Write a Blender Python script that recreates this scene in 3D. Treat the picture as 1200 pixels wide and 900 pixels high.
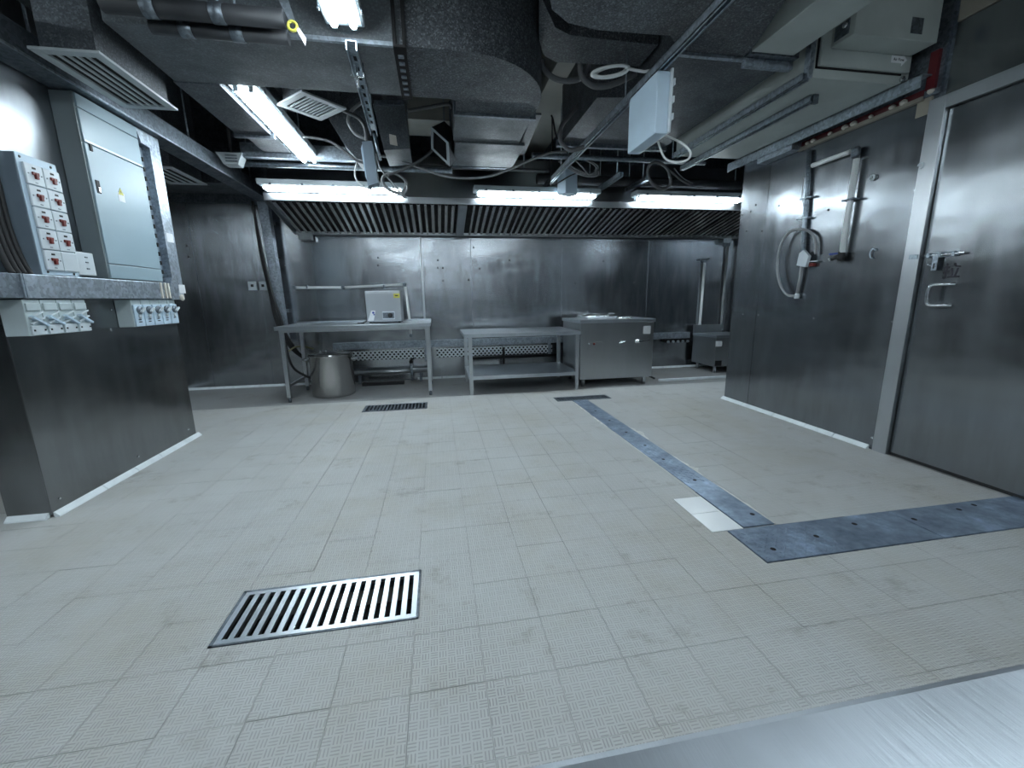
import bpy, bmesh, math, random
from mathutils import Vector, Matrix
for o in list(bpy.data.objects): bpy.data.objects.remove(o)
random.seed(7)
S = bpy.context.scene
COL = S.collection
PI = math.pi

# ------------------------------------------------------------------ camera
FPX, PITCH, ROLL, YAW, H = 488.1, 0.20199, 0.01595, 0.17206, 1.02
_f = Vector((math.sin(YAW)*math.cos(PITCH), math.cos(YAW)*math.cos(PITCH), -math.sin(PITCH)))
_r = Vector((math.cos(YAW), -math.sin(YAW), 0)); _d = _f.cross(_r)
CR = _r*math.cos(ROLL) + _d*math.sin(ROLL)
CD = _d*math.cos(ROLL) - _r*math.sin(ROLL)
CF = _f
cam = bpy.data.cameras.new('camera'); camo = bpy.data.objects.new('camera', cam); COL.objects.link(camo)
cam.sensor_fit = 'HORIZONTAL'; cam.sensor_width = 36.0; cam.lens = FPX/1200*36
cam.clip_start = 0.02; cam.clip_end = 60
camo.matrix_world = Matrix(((CR.x, -CD.x, -CF.x, 0), (CR.y, -CD.y, -CF.y, 0), (CR.z, -CD.z, -CF.z, H), (0, 0, 0, 1)))
S.camera = camo

def at(px, py, X=None, Y=None, Z=None):
    """photo pixel -> the point of a known wall, floor or ceiling plane it lies on"""
    d = CR*(px-600) + CD*(py-450) + CF*FPX
    t = X/d.x if X is not None else (Y/d.y if Y is not None else (Z-H)/d.z)
    return Vector((0, 0, H)) + d*t

# ------------------------------------------------------------------ world, exposure
w = bpy.data.worlds.new('world'); S.world = w; w.use_nodes = True
w.node_tree.nodes['Background'].inputs[0].default_value = (0.5, 0.6, 0.7, 1)
w.node_tree.nodes['Background'].inputs[1].default_value = 0.02
S.view_settings.view_transform = 'Standard'; S.view_settings.look = 'None'
S.view_settings.gamma = 1.0; S.view_settings.use_curve_mapping = False
S.view_settings.exposure = 1.06
TUBE = 24.0                      # emission of every fluorescent tube
TUBE_COL = (0.90, 0.955, 1.0, 1)

# ------------------------------------------------------------------ materials
def newmat(name):
    m = bpy.data.materials.new(name); m.use_nodes = True
    nt = m.node_tree; b = nt.nodes['Principled BSDF']
    return m, nt, b
def N(nt, t, **k):
    n = nt.nodes.new(t)
    for a, v in k.items(): setattr(n, a, v)
    return n
def L(nt, a, b): nt.links.new(a, b)
def pos(nt, scale):
    g = N(nt, 'ShaderNodeNewGeometry'); m = N(nt, 'ShaderNodeVectorMath', operation='MULTIPLY')
    L(nt, g.outputs['Position'], m.inputs[0]); m.inputs[1].default_value = scale
    return m.outputs[0]
def noise(nt, vec, scale=1.0, detail=3, rough=0.55):
    n = N(nt, 'ShaderNodeTexNoise'); n.inputs['Scale'].default_value = scale
    n.inputs['Detail'].default_value = detail; n.inputs['Roughness'].default_value = rough
    L(nt, vec, n.inputs['Vector']); return n.outputs['Fac']
def ramp(nt, fac, stops):
    r = N(nt, 'ShaderNodeValToRGB'); e = r.color_ramp.elements
    e[0].position, e[0].color = stops[0][0], stops[0][1]
    e[1].position, e[1].color = stops[-1][0], stops[-1][1]
    for p, c in stops[1:-1]:
        x = e.new(p); x.color = c
    L(nt, fac, r.inputs[0]); return r.outputs[0]
def rng(nt, fac, a, b, lo=0.3, hi=0.7):
    r = N(nt, 'ShaderNodeMapRange'); r.inputs[1].default_value = lo; r.inputs[2].default_value = hi
    r.inputs[3].default_value = a; r.inputs[4].default_value = b; L(nt, fac, r.inputs[0]); return r.outputs[0]
def bump(nt, b, h, strength, dist, prev=None):
    n = N(nt, 'ShaderNodeBump'); n.inputs['Strength'].default_value = strength; n.inputs['Distance'].default_value = dist
    L(nt, h, n.inputs['Height'])
    if prev: L(nt, prev, n.inputs['Normal'])
    L(nt, n.outputs[0], b.inputs['Normal']); return n.outputs[0]
def c3(v, a=1): return (v[0], v[1], v[2], a)
def mul(c, k): return (c[0]*k, c[1]*k, c[2]*k, 1)

def plain(name, col, rough=0.5, metal=0.0, var=0.12, scale=9.0, bmp=0.0):
    m, nt, b = newmat(name)
    n = noise(nt, pos(nt, (scale,)*3), 1, 4)
    L(nt, ramp(nt, n, [(0.3, mul(col, 1-var)), (0.7, mul(col, 1+var))]), b.inputs['Base Color'])
    L(nt, rng(nt, n, rough*0.85, min(1, rough*1.15)), b.inputs['Roughness'])
    b.inputs['Metallic'].default_value = metal
    if bmp: bump(nt, b, noise(nt, pos(nt, (scale*6,)*3), 1, 3), bmp, 0.004)
    return m

def steel(name, col, rough=0.27, grain='Z', wave=0.25, smudge=0.5, spot=0.0):
    """brushed stainless sheet: fine grain, wavy sheet, greasy wiped smudges"""
    m, nt, b = newmat(name)
    b.inputs['Metallic'].default_value = 1.0
    sm = noise(nt, pos(nt, (1.7, 1.7, 1.5)), 1, 3, 0.5)
    # wiped streaks: stretched noise on a slanted frame
    mp = N(nt, 'ShaderNodeMapping'); mp.inputs['Rotation'].default_value = (0.7, 0.6, 0.5); mp.inputs['Scale'].default_value = (11, 11, 2.0)
    ge = N(nt, 'ShaderNodeNewGeometry'); L(nt, ge.outputs['Position'], mp.inputs['Vector'])
    dirt = noise(nt, mp.outputs[0], 1, 4, 0.6)
    cm = N(nt, 'ShaderNodeMixRGB', blend_type='MULTIPLY'); cm.inputs[0].default_value = smudge
    L(nt, ramp(nt, sm, [(0.2, mul(col, 0.88)), (0.8, mul(col, 1.08))]), cm.inputs[1])
    L(nt, ramp(nt, dirt, [(0.25, (0.80, 0.80, 0.79, 1)), (0.7, (1, 1, 1, 1))]), cm.inputs[2])
    L(nt, cm.outputs[0], b.inputs['Base Color'])
    a1 = N(nt, 'ShaderNodeMath', operation='MULTIPLY_ADD'); L(nt, rng(nt, dirt, -1, 1, 0.15, 0.85), a1.inputs[0]); a1.inputs[1].default_value = 0.055*smudge
    L(nt, rng(nt, sm, rough-0.04, rough+0.05, 0.2, 0.8), a1.inputs[2])
    lim = N(nt, 'ShaderNodeMath', operation='MINIMUM' if rough < 0.274 else 'MAXIMUM'); lim.inputs[1].default_value = 0.268 if rough < 0.274 else 0.282
    L(nt, a1.outputs[0], lim.inputs[0]); L(nt, lim.outputs[0], b.inputs['Roughness'])
    wv = noise(nt, pos(nt, (1.5, 1.5, 2.4)), 1, 2)
    p = bump(nt, b, wv, wave, 0.05)
    return m

def galv(name, col, rough=0.42):
    m, nt, b = newmat(name); b.inputs['Metallic'].default_value = 0.85
    v = N(nt, 'ShaderNodeTexVoronoi'); v.inputs['Scale'].default_value = 1
    L(nt, pos(nt, (70, 70, 70)), v.inputs['Vector'])
    sep = N(nt, 'ShaderNodeSeparateColor'); L(nt, v.outputs['Color'], sep.inputs[0])
    n = noise(nt, pos(nt, (8, 8, 8)), 1, 5)
    mx = N(nt, 'ShaderNodeMixRGB', blend_type='MULTIPLY'); mx.inputs[0].default_value = 0.7
    L(nt, ramp(nt, sep.outputs[0], [(0.0, mul(col, 0.72)), (1.0, mul(col, 1.2))]), mx.inputs[1])
    L(nt, ramp(nt, n, [(0.3, (0.6, 0.62, 0.65, 1)), (0.65, (1, 1, 1, 1))]), mx.inputs[2])
    L(nt, mx.outputs[0], b.inputs['Base Color'])
    L(nt, rng(nt, n, rough+0.1, rough-0.08), b.inputs['Roughness'])
    return m

def duct_mat(name, col, speck):
    m, nt, b = newmat(name)
    v = N(nt, 'ShaderNodeTexVoronoi'); v.inputs['Scale'].default_value = 1
    L(nt, pos(nt, (150, 150, 150)), v.inputs['Vector'])
    sep = N(nt, 'ShaderNodeSeparateColor'); L(nt, v.outputs['Color'], sep.inputs[0])
    n = noise(nt, pos(nt, (5, 5, 5)), 1, 6, 0.65)
    mx = N(nt, 'ShaderNodeMixRGB', blend_type='MULTIPLY'); mx.inputs[0].default_value = 0.8
    L(nt, ramp(nt, sep.outputs[0], [(0.0, mul(col, 1-speck)), (0.75, mul(col, 1)), (1.0, mul(col, 1+1.6*speck))]), mx.inputs[1])
    L(nt, ramp(nt, n, [(0.3, (0.55, 0.56, 0.58, 1)), (0.7, (1, 1, 1, 1))]), mx.inputs[2])
    L(nt, mx.outputs[0], b.inputs['Base Color'])
    b.inputs['Metallic'].default_value = 0.35
    L(nt, rng(nt, n, 0.62, 0.44), b.inputs['Roughness'])
    return m

def tile_mat(name, col, relief=True):
    m, nt, b = newmat(name)
    P = pos(nt, (1, 1, 1))
    n1 = noise(nt, pos(nt, (1.1, 1.1, 1)), 1, 7, 0.68)
    n2 = noise(nt, pos(nt, (6, 6, 1)), 1, 8, 0.72)
    base = N(nt, 'ShaderNodeMixRGB', blend_type='MULTIPLY'); base.inputs[0].default_value = 0.8
    L(nt, ramp(nt, n1, [(0.3, (col[0]*0.9, col[1]*0.87, col[2]*0.80, 1)), (0.5, mul(col, 1)), (0.72, (col[0]*1.06, col[1]*1.08, col[2]*1.1, 1))]), base.inputs[1])
    L(nt, ramp(nt, n2, [(0.27, (0.60, 0.57, 0.52, 1)), (0.42, (0.93, 0.93, 0.92, 1)), (0.7, (1, 1, 1, 1))]), base.inputs[2])
    out = base.outputs[0]
    # scattered grime blots
    n3 = noise(nt, pos(nt, (2.3, 3.1, 1)), 1, 10, 0.78)
    gm = N(nt, 'ShaderNodeMixRGB', blend_type='MULTIPLY')
    L(nt, rng(nt, n3, 0.0, 0.7, 0.57, 0.72), gm.inputs[0])
    L(nt, out, gm.inputs[1]); gm.inputs[2].default_value = (0.42, 0.38, 0.33, 1)
    out = gm.outputs[0]
    if relief:
        def M(op, a, bb=None, c=None):
            x = N(nt, 'ShaderNodeMath', operation=op)
            for i, v in enumerate((a, bb, c)):
                if v is None: continue
                if isinstance(v, (int, float)): x.inputs[i].default_value = v
                else: L(nt, v, x.inputs[i])
            return x.outputs[0]
        sp = N(nt, 'ShaderNodeSeparateXYZ'); L(nt, P, sp.inputs[0])
        u = M('MULTIPLY', M('ADD', sp.outputs[0], 20-TX0), 40.0)
        v = M('MULTIPLY', M('ADD', sp.outputs[1], 20-TY0), 40.0)
        iu, iv = M('FLOOR', u), M('FLOOR', v)
        fu, fv = M('FRACT', u), M('FRACT', v)
        par = M('MODULO', M('ADD', iu, iv), 2.0)
        def cells(a, c):
            st = M('ABSOLUTE', M('SUBTRACT', M('FRACT', M('MULTIPLY', a, 3.0)), 0.5))
            s1 = N(nt, 'ShaderNodeMapRange', interpolation_type='SMOOTHSTEP'); L(nt, st, s1.inputs[0])
            s1.inputs[1].default_value = 0.26; s1.inputs[2].default_value = 0.10
            en = M('ABSOLUTE', M('SUBTRACT', c, 0.5))
            s2 = N(nt, 'ShaderNodeMapRange', interpolation_type='SMOOTHSTEP'); L(nt, en, s2.inputs[0])
            s2.inputs[1].default_value = 0.45; s2.inputs[2].default_value = 0.36
            return M('MULTIPLY', s1.outputs[0], s2.outputs[0])
        a = cells(fu, fv); c = cells(fv, fu)
        msk = M('ADD', M('MULTIPLY', a, par), M('MULTIPLY', c, M('SUBTRACT', 1.0, par)))
        dk = N(nt, 'ShaderNodeMixRGB', blend_type='MULTIPLY')
        wear = rng(nt, noise(nt, pos(nt, (1.6, 1.6, 1)), 1, 5, 0.7), 0.25, 1.0)
        L(nt, M('MULTIPLY', msk, wear), dk.inputs[0]); L(nt, out, dk.inputs[1]); dk.inputs[2].default_value = (0.58, 0.58, 0.58, 1)
        out = dk.outputs[0]
        bump(nt, b, msk, 0.55, 0.0015)
    L(nt, out, b.inputs['Base Color'])
    L(nt, rng(nt, n2, 0.42, 0.6), b.inputs['Roughness'])
    b.inputs['Specular IOR Level'].default_value = 0.35
    return m

def plate_mat(name, col):
    """chequer plate: worn zinc with raised lens pattern"""
    m, nt, b = newmat(name); b.inputs['Metallic'].default_value = 0.8
    n = noise(nt, pos(nt, (5, 5, 5)), 1, 8, 0.7); n2 = noise(nt, pos(nt, (22, 22, 22)), 1, 4)
    mx = N(nt, 'ShaderNodeMixRGB', blend_type='MULTIPLY'); mx.inputs[0].default_value = 0.6
    L(nt, ramp(nt, n, [(0.3, mul(col, 0.6)), (0.55, mul(col, 1)), (0.72, mul(col, 1.5))]), mx.inputs[1])
    L(nt, ramp(nt, n2, [(0.3, (0.6, 0.6, 0.6, 1)), (0.6, (1, 1, 1, 1))]), mx.inputs[2])
    L(nt, mx.outputs[0], b.inputs['Base Color']); L(nt, rng(nt, n, 0.6, 0.38), b.inputs['Roughness'])
    return m

def emit(name, col, s):
    m, nt, b = newmat(name)
    b.inputs['Base Color'].default_value = (0.8, 0.8, 0.8, 1)
    b.inputs['Emission Color'].default_value = col; b.inputs['Emission Strength'].default_value = s
    return m

def cover_mat(name):
    m, nt, b = newmat(name)
    t = N(nt, 'ShaderNodeBsdfTransparent'); t.inputs[0].default_value = (0.86, 0.93, 0.95, 1)
    g = N(nt, 'ShaderNodeBsdfGlossy'); g.inputs['Roughness'].default_value = 0.15
    x = N(nt, 'ShaderNodeMixShader'); x.inputs[0].default_value = 0.10
    L(nt, t.outputs[0], x.inputs[1]); L(nt, g.outputs[0], x.inputs[2])
    L(nt, x.outputs[0], nt.nodes['Material Output'].inputs[0]); return m

def tray_mat(name):
    """perforated cable tray: rows of round holes a few millimetres across"""
    m, nt, b = newmat(name); b.inputs['Metallic'].default_value = 0.7; b.inputs['Roughness'].default_value = 0.45
    sp = N(nt, 'ShaderNodeSeparateXYZ'); L(nt, pos(nt, (1/0.052, 1, 1/0.03)), sp.inputs[0])
    def M(op, a, bb=None):
        x = N(nt, 'ShaderNodeMath', operation=op)
        for i, v in enumerate((a, bb)):
            if v is None: continue
            if isinstance(v, (int, float)): x.inputs[i].default_value = v
            else: L(nt, v, x.inputs[i])
        return x.outputs[0]
    row = M('MODULO', M('FLOOR', M('ADD', sp.outputs[2], 20)), 2.0)
    fx = M('SUBTRACT', M('FRACT', M('ADD', M('ADD', sp.outputs[0], 40), M('MULTIPLY', row, 0.5))), 0.5)
    fz = M('SUBTRACT', M('FRACT', M('ADD', sp.outputs[2], 20)), 0.5)
    d = M('SQRT', M('ADD', M('POWER', M('MULTIPLY', fx, 1.6), 2.0), M('POWER', fz, 2.0)))
    L(nt, ramp(nt, d, [(0.36, (0.01, 0.012, 0.015, 1)), (0.44, (0.72, 0.77, 0.8, 1))]), b.inputs['Base Color'])
    return m

TX0, TY0, TP = 0.0788, 1.55, 0.2
MAT = {}
def build_mats():
    M = MAT
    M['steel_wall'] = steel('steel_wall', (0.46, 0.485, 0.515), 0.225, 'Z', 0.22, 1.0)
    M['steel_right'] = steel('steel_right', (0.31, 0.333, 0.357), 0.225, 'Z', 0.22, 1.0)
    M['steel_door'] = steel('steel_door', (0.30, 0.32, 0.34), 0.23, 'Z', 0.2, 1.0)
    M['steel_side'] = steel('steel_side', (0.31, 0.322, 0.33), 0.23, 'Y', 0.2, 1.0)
    M['steel_top'] = steel('steel_top', (0.62, 0.665, 0.71), 0.31, 'X', 0.08, 0.5)
    M['steel_counter'] = steel('steel_counter', (0.50, 0.54, 0.59), 0.40, 'X', 0.06, 1.0)
    nt = M['steel_counter'].node_tree; b = nt.nodes['Principled BSDF']
    mp = N(nt, 'ShaderNodeMapping'); mp.inputs['Rotation'].default_value = (0, 0, 0.9); mp.inputs['Scale'].default_value = (260, 22, 1)
    ge = N(nt, 'ShaderNodeNewGeometry'); L(nt, ge.outputs['Position'], mp.inputs['Vector'])
    bump(nt, b, noise(nt, mp.outputs[0], 1, 4, 0.65), 0.2, 0.0012)
    M['steel_equip'] = steel('steel_equip', (0.44, 0.46, 0.475), 0.32, 'Z', 0.06, 0.35)
    M['steel_frame'] = steel('steel_frame', (0.60, 0.63, 0.66), 0.32, 'Z', 0.03, 0.4)
    M['steel_pot'] = steel('steel_pot', (0.58, 0.575, 0.57), 0.19, 'X', 0.02, 0.3)
    M['steel_hood'] = steel('steel_hood', (0.44, 0.46, 0.48), 0.34, 'X', 0.15, 0.5)
    M['slat'] = steel('slat', (0.60, 0.59, 0.58), 0.24, 'Y', 0.05, 0.6)
    M['chrome'] = steel('chrome', (0.75, 0.78, 0.80), 0.18, 'Z', 0.02, 0.2)
    M['galv'] = galv('galv', (0.46, 0.52, 0.58))
    M['galv_dark'] = galv('galv_dark', (0.22, 0.255, 0.29), 0.48)
    M['strut'] = galv('strut', (0.46, 0.53, 0.59), 0.4)
    M['duct'] = duct_mat('duct', (0.115, 0.13, 0.145), 0.35)
    M['duct_speck'] = duct_mat('duct_speck', (0.12, 0.132, 0.145), 0.55)
    M['duct_grey'] = duct_mat('duct_grey', (0.16, 0.18, 0.195), 0.2)
    M['unit'] = plain('unit', (0.42, 0.465, 0.45), 0.55, 0, 0.1, 4)
    M['db'] = plain('db', (0.30, 0.40, 0.455), 0.38, 0, 0.04, 3)
    M['db_side'] = plain('db_side', (0.20, 0.235, 0.25), 0.4, 0, 0.06, 3)
    M['swgrey'] = plain('swgrey', (0.24, 0.30, 0.36), 0.4, 0.3, 0.08, 6)
    M['white'] = plain('white', (0.60, 0.66, 0.70), 0.35, 0, 0.05, 8)
    M['boxwhite'] = plain('boxwhite', (0.52, 0.65, 0.76), 0.35, 0, 0.04, 8)
    M['isolator'] = plain('isolator', (0.50, 0.58, 0.60), 0.4, 0, 0.06, 10)
    M['white_trim'] = plain('white_trim', (0.82, 0.88, 0.90), 0.4, 0, 0.08, 12)
    M['red'] = plain('red', (0.17, 0.022, 0.018), 0.35)
    M['darkred'] = plain('darkred', (0.10, 0.008, 0.012), 0.5)
    M['black'] = plain('black', (0.007, 0.0075, 0.009), 0.6)
    M['rubber'] = plain('rubber', (0.02, 0.021, 0.023), 0.6)
    M['pit'] = plain('pit', (0.008, 0.008, 0.009), 0.9)
    M['slab'] = plain('slab', (0.055, 0.062, 0.07), 0.9, 0, 0.3, 3, 0.4)
    M['cream'] = plain('cream', (0.40, 0.40, 0.37), 0.8, 0, 0.1, 4)
    M['beige'] = plain('beige', (0.27, 0.25, 0.21), 0.8, 0, 0.12, 4)
    M['lag'] = plain('lag', (0.03, 0.033, 0.038), 0.6, 0, 0.2, 14)
    M['cable_grey'] = plain('cable_grey', (0.27, 0.28, 0.29), 0.5)
    M['cable_white'] = plain('cable_white', (0.62, 0.64, 0.64), 0.45)
    M['cable_dark'] = plain('cable_dark', (0.10, 0.105, 0.11), 0.5)
    M['yellow'] = plain('yellow', (0.55, 0.52, 0.08), 0.5)
    M['paper'] = plain('paper', (0.72, 0.74, 0.76), 0.6)
    M['ink'] = plain('ink', (0.02, 0.02, 0.03), 0.6)
    M['pvc'] = plain('pvc', (0.85, 0.88, 0.89), 0.35, 0, 0.04)
    M['mortar'] = plain('mortar', (0.70, 0.70, 0.67), 0.8, 0, 0.15, 20)
    M['box_grey'] = plain('box_grey', (0.36, 0.385, 0.41), 0.4, 0.4, 0.05, 5)
    M['steel_part'] = steel('steel_part', (0.36, 0.385, 0.41), 0.36, 'Z', 0.3, 1.0)
    M['earth'] = plain('earth', (0.25, 0.24, 0.13), 0.6)
    M['blue'] = plain('blue', (0.03, 0.06, 0.30), 0.4)
    M['caulk'] = plain('caulk', (0.62, 0.58, 0.52), 0.8)
    M['tile'] = tile_mat('tile', (0.555, 0.56, 0.55))
    M['screed'] = tile_mat('screed', (0.30, 0.308, 0.31), False)
    M['grout'] = plain('grout', (0.33, 0.33, 0.32), 0.9, 0, 0.75, 3.5)
    M['plate'] = plate_mat('plate', (0.31, 0.39, 0.50))
    M['white_tile'] = plain('white_tile', (0.80, 0.83, 0.84), 0.22, 0, 0.03, 5)
    M['tube'] = emit('tube', TUBE_COL, TUBE)
    M['cover'] = cover_mat('cover')
    M['tray_grey'] = plain('tray_grey', (0.40, 0.45, 0.48), 0.5, 0, 0.05)
    M['tray'] = tray_mat('tray')
    M['grille'] = plain('grille', (0.42, 0.46, 0.48), 0.5, 0, 0.06)
build_mats()

# ------------------------------------------------------------------ mesh helpers
def origin(o):
    v = Vector((0, 0, 0))
    while o is not None: v += o.location; o = o.parent
    return v
class MB:
    """collects shapes in world coordinates and links them as one mesh object"""
    def __init__(s): s.bm = bmesh.new()
    def box(s, a, b, bev=0.0, rot=None, piv=None):
        x0, y0, z0 = [min(a[i], b[i]) for i in range(3)]; x1, y1, z1 = [max(a[i], b[i]) for i in range(3)]
        vs = [s.bm.verts.new(p) for p in ((x0,y0,z0),(x1,y0,z0),(x1,y1,z0),(x0,y1,z0),(x0,y0,z1),(x1,y0,z1),(x1,y1,z1),(x0,y1,z1))]
        fs = [s.bm.faces.new([vs[i] for i in f]) for f in ((0,3,2,1),(4,5,6,7),(0,1,5,4),(1,2,6,5),(2,3,7,6),(3,0,4,7))]
        if bev:
            es = set(e for f in fs for e in f.edges)
            r = bmesh.ops.bevel(s.bm, geom=list(es), offset=bev, segments=2, affect='EDGES', profile=0.5)
            vs = list({v for f in r['faces'] for v in f.verts} | {v for v in vs if v.is_valid})
        if rot is not None:
            bmesh.ops.rotate(s.bm, verts=[v for v in vs if v.is_valid], cent=piv or ((x0+x1)/2, (y0+y1)/2, (z0+z1)/2), matrix=rot)
        return s
    def prism(s, pts, axis, lo, hi):
        """pts: outline in the two remaining axes (in xyz order), extruded lo..hi along axis"""
        def mk(p, t):
            q = list(p); q.insert('XYZ'.index(axis), t); return s.bm.verts.new(q)
        A = [mk(p, lo) for p in pts]; B = [mk(p, hi) for p in pts]
        n = len(pts)
        s.bm.faces.new(A); s.bm.faces.new(list(reversed(B)))
        for i in range(n): s.bm.faces.new((A[i], B[i], B[(i+1) % n], A[(i+1) % n]))
        return s
    def cyl(s, p0, p1, r, n=16, r2=None):
        return s.tube([p0, p1], r, n, r2=r2)
    def tube(s, pts, r, n=10, r2=None, cap=True):
        pts = [Vector(p) for p in pts]; rings = []; up = None
        for i, p in enumerate(pts):
            a = pts[max(i-1, 0)]; b = pts[min(i+1, len(pts)-1)]; t = (b-a).normalized()
            if up is None:
                up = t.orthogonal().normalized()
            else:
                up = (up - t*up.dot(t));  up = up.normalized() if up.length > 1e-6 else t.orthogonal().normalized()
            side = t.cross(up)
            rr = r if r2 is None else r + (r2-r)*i/(len(pts)-1)
            rings.append([s.bm.verts.new(p + (up*math.cos(2*PI*k/n) + side*math.sin(2*PI*k/n))*rr) for k in range(n)])
        for A, B in zip(rings, rings[1:]):
            for k in range(n): s.bm.faces.new((A[k], A[(k+1) % n], B[(k+1) % n], B[k])).smooth = True
        if cap:
            s.bm.faces.new(list(reversed(rings[0]))); s.bm.faces.new(rings[-1])
        return s
    def lathe(s, c, prof, n=40, axis='Z'):
        rings = []
        for r, h in prof:
            ring = []
            for k in range(n):
                a = 2*PI*k/n; u, v = r*math.cos(a), r*math.sin(a)
                q = {'Z': (u, v, h), 'Y': (u, h, v), 'X': (h, u, v)}[axis]
                ring.append(s.bm.verts.new((c[0]+q[0], c[1]+q[1], c[2]+q[2])))
            rings.append(ring)
        for A, B in zip(rings, rings[1:]):
            for k in range(n): s.bm.faces.new((A[k], A[(k+1) % n], B[(k+1) % n], B[k])).smooth = True
        s.bm.faces.new(rings[0]); s.bm.faces.new(rings[-1])
        return s
    def quad(s, *p):
        s.bm.faces.new([s.bm.verts.new(q) for q in p]); return s
    def hull(s, lo, hi):
        """loft of two outlines with the same vertex count"""
        A = [s.bm.verts.new(p) for p in lo]; B = [s.bm.verts.new(p) for p in hi]; n = len(lo)
        s.bm.faces.new(A); s.bm.faces.new(list(reversed(B)))
        for i in range(n): s.bm.faces.new((A[i], B[i], B[(i+1) % n], A[(i+1) % n]))
        return s
    def build(s, name, mat, parent=None, loc=None):
        bmesh.ops.recalc_face_normals(s.bm, faces=s.bm.faces[:])
        if parent is not None: off = origin(parent)
        elif loc is not None: off = Vector(loc)
        else:
            vs = [v.co for v in s.bm.verts]
            off = Vector(((min(v.x for v in vs)+max(v.x for v in vs))/2, (min(v.y for v in vs)+max(v.y for v in vs))/2, min(v.z for v in vs)))
        me = bpy.data.meshes.new(name)
        for v in s.bm.verts: v.co -= off
        s.bm.to_mesh(me); s.bm.free()
        me.materials.append(MAT[mat])
        o = bpy.data.objects.new(name, me); COL.objects.link(o)
        if parent is not None: o.parent = parent
        else: o.location = off
        return o
def smooth_path(pts, k=6):
    pts = [Vector(p) for p in pts]; out = []
    for i in range(len(pts)-1):
        p0 = pts[max(i-1, 0)]; p1 = pts[i]; p2 = pts[i+1]; p3 = pts[min(i+2, len(pts)-1)]
        for j in range(k):
            t = j/k
            out.append(0.5*((2*p1)+(p2-p0)*t+(2*p0-5*p1+4*p2-p3)*t*t+(3*p1-p0-3*p2+p3)*t**3))
    out.append(pts[-1]); return out
def tag(o, label, cat, group=None):
    o['label'] = label; o['category'] = cat
    if group: o['group'] = group
    return o
def thing(name, loc, label, cat, group=None):
    o = bpy.data.objects.new(name, None); COL.objects.link(o); o.location = loc; o.empty_display_size = 0.1
    return tag(o, label, cat, group)
def struct(o, label=None):
    o['kind'] = 'structure'
    if label: o['label'] = label
    return o
def copy_part(src, parent, delta):
    c = src.copy(); COL.objects.link(c); c.parent = parent; c.location = src.location + Vector(delta); return c
def copy_thing(src, loc, label=None):
    c = src.copy(); COL.objects.link(c); c.location = loc
    if label: c['label'] = label
    for ch in list(src.children):
        d = ch.copy(); COL.objects.link(d); d.parent = c
        for g in list(ch.children):
            e = g.copy(); COL.objects.link(e); e.parent = d
    return c
def Rx(a): return Matrix.Rotation(a, 3, 'X')
def Ry(a): return Matrix.Rotation(a, 3, 'Y')
def Rz(a): return Matrix.Rotation(a, 3, 'Z')

# ================================================================== SETTING
XL, XR, XRR, YB, YF, YC, ZC = -3.05, 2.80, 4.15, 5.52, -1.8, 3.65, 3.1
G1 = (-0.735, -0.112, 1.22, 1.473)      # floor drains (x0,x1,y0,y1)
G2 = (-0.745, -0.145, 3.96, 4.21)
G3 = (1.15, 1.72, 3.93, 4.10)
T1 = (1.300, 1.460, 1.492, 3.925)       # trench covers
T2 = (1.212, 2.83, 1.252, 1.484)
WT = (1.143, 1.296, 1.488, 1.802)       # two white patch tiles
HOLES = [G1, G2, G3, T1, T2, WT]
YS = 4.42                               # behind this line: smooth screed

def subtract(rects, h):
    out = []
    for (a, b, c, d) in rects:
        x0, x1, y0, y1 = max(a, h[0]), min(b, h[1]), max(c, h[2]), min(d, h[3])
        if x0 >= x1 or y0 >= y1: out.append((a, b, c, d)); continue
        if a < x0: out.append((a, x0, c, d))
        if x1 < b: out.append((x1, b, c, d))
        if c < y0: out.append((x0, x1, c, y0))
        if y1 < d: out.append((x0, x1, y1, d))
    return [r for r in out if r[1]-r[0] > 0.004 and r[3]-r[2] > 0.004]

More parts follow.
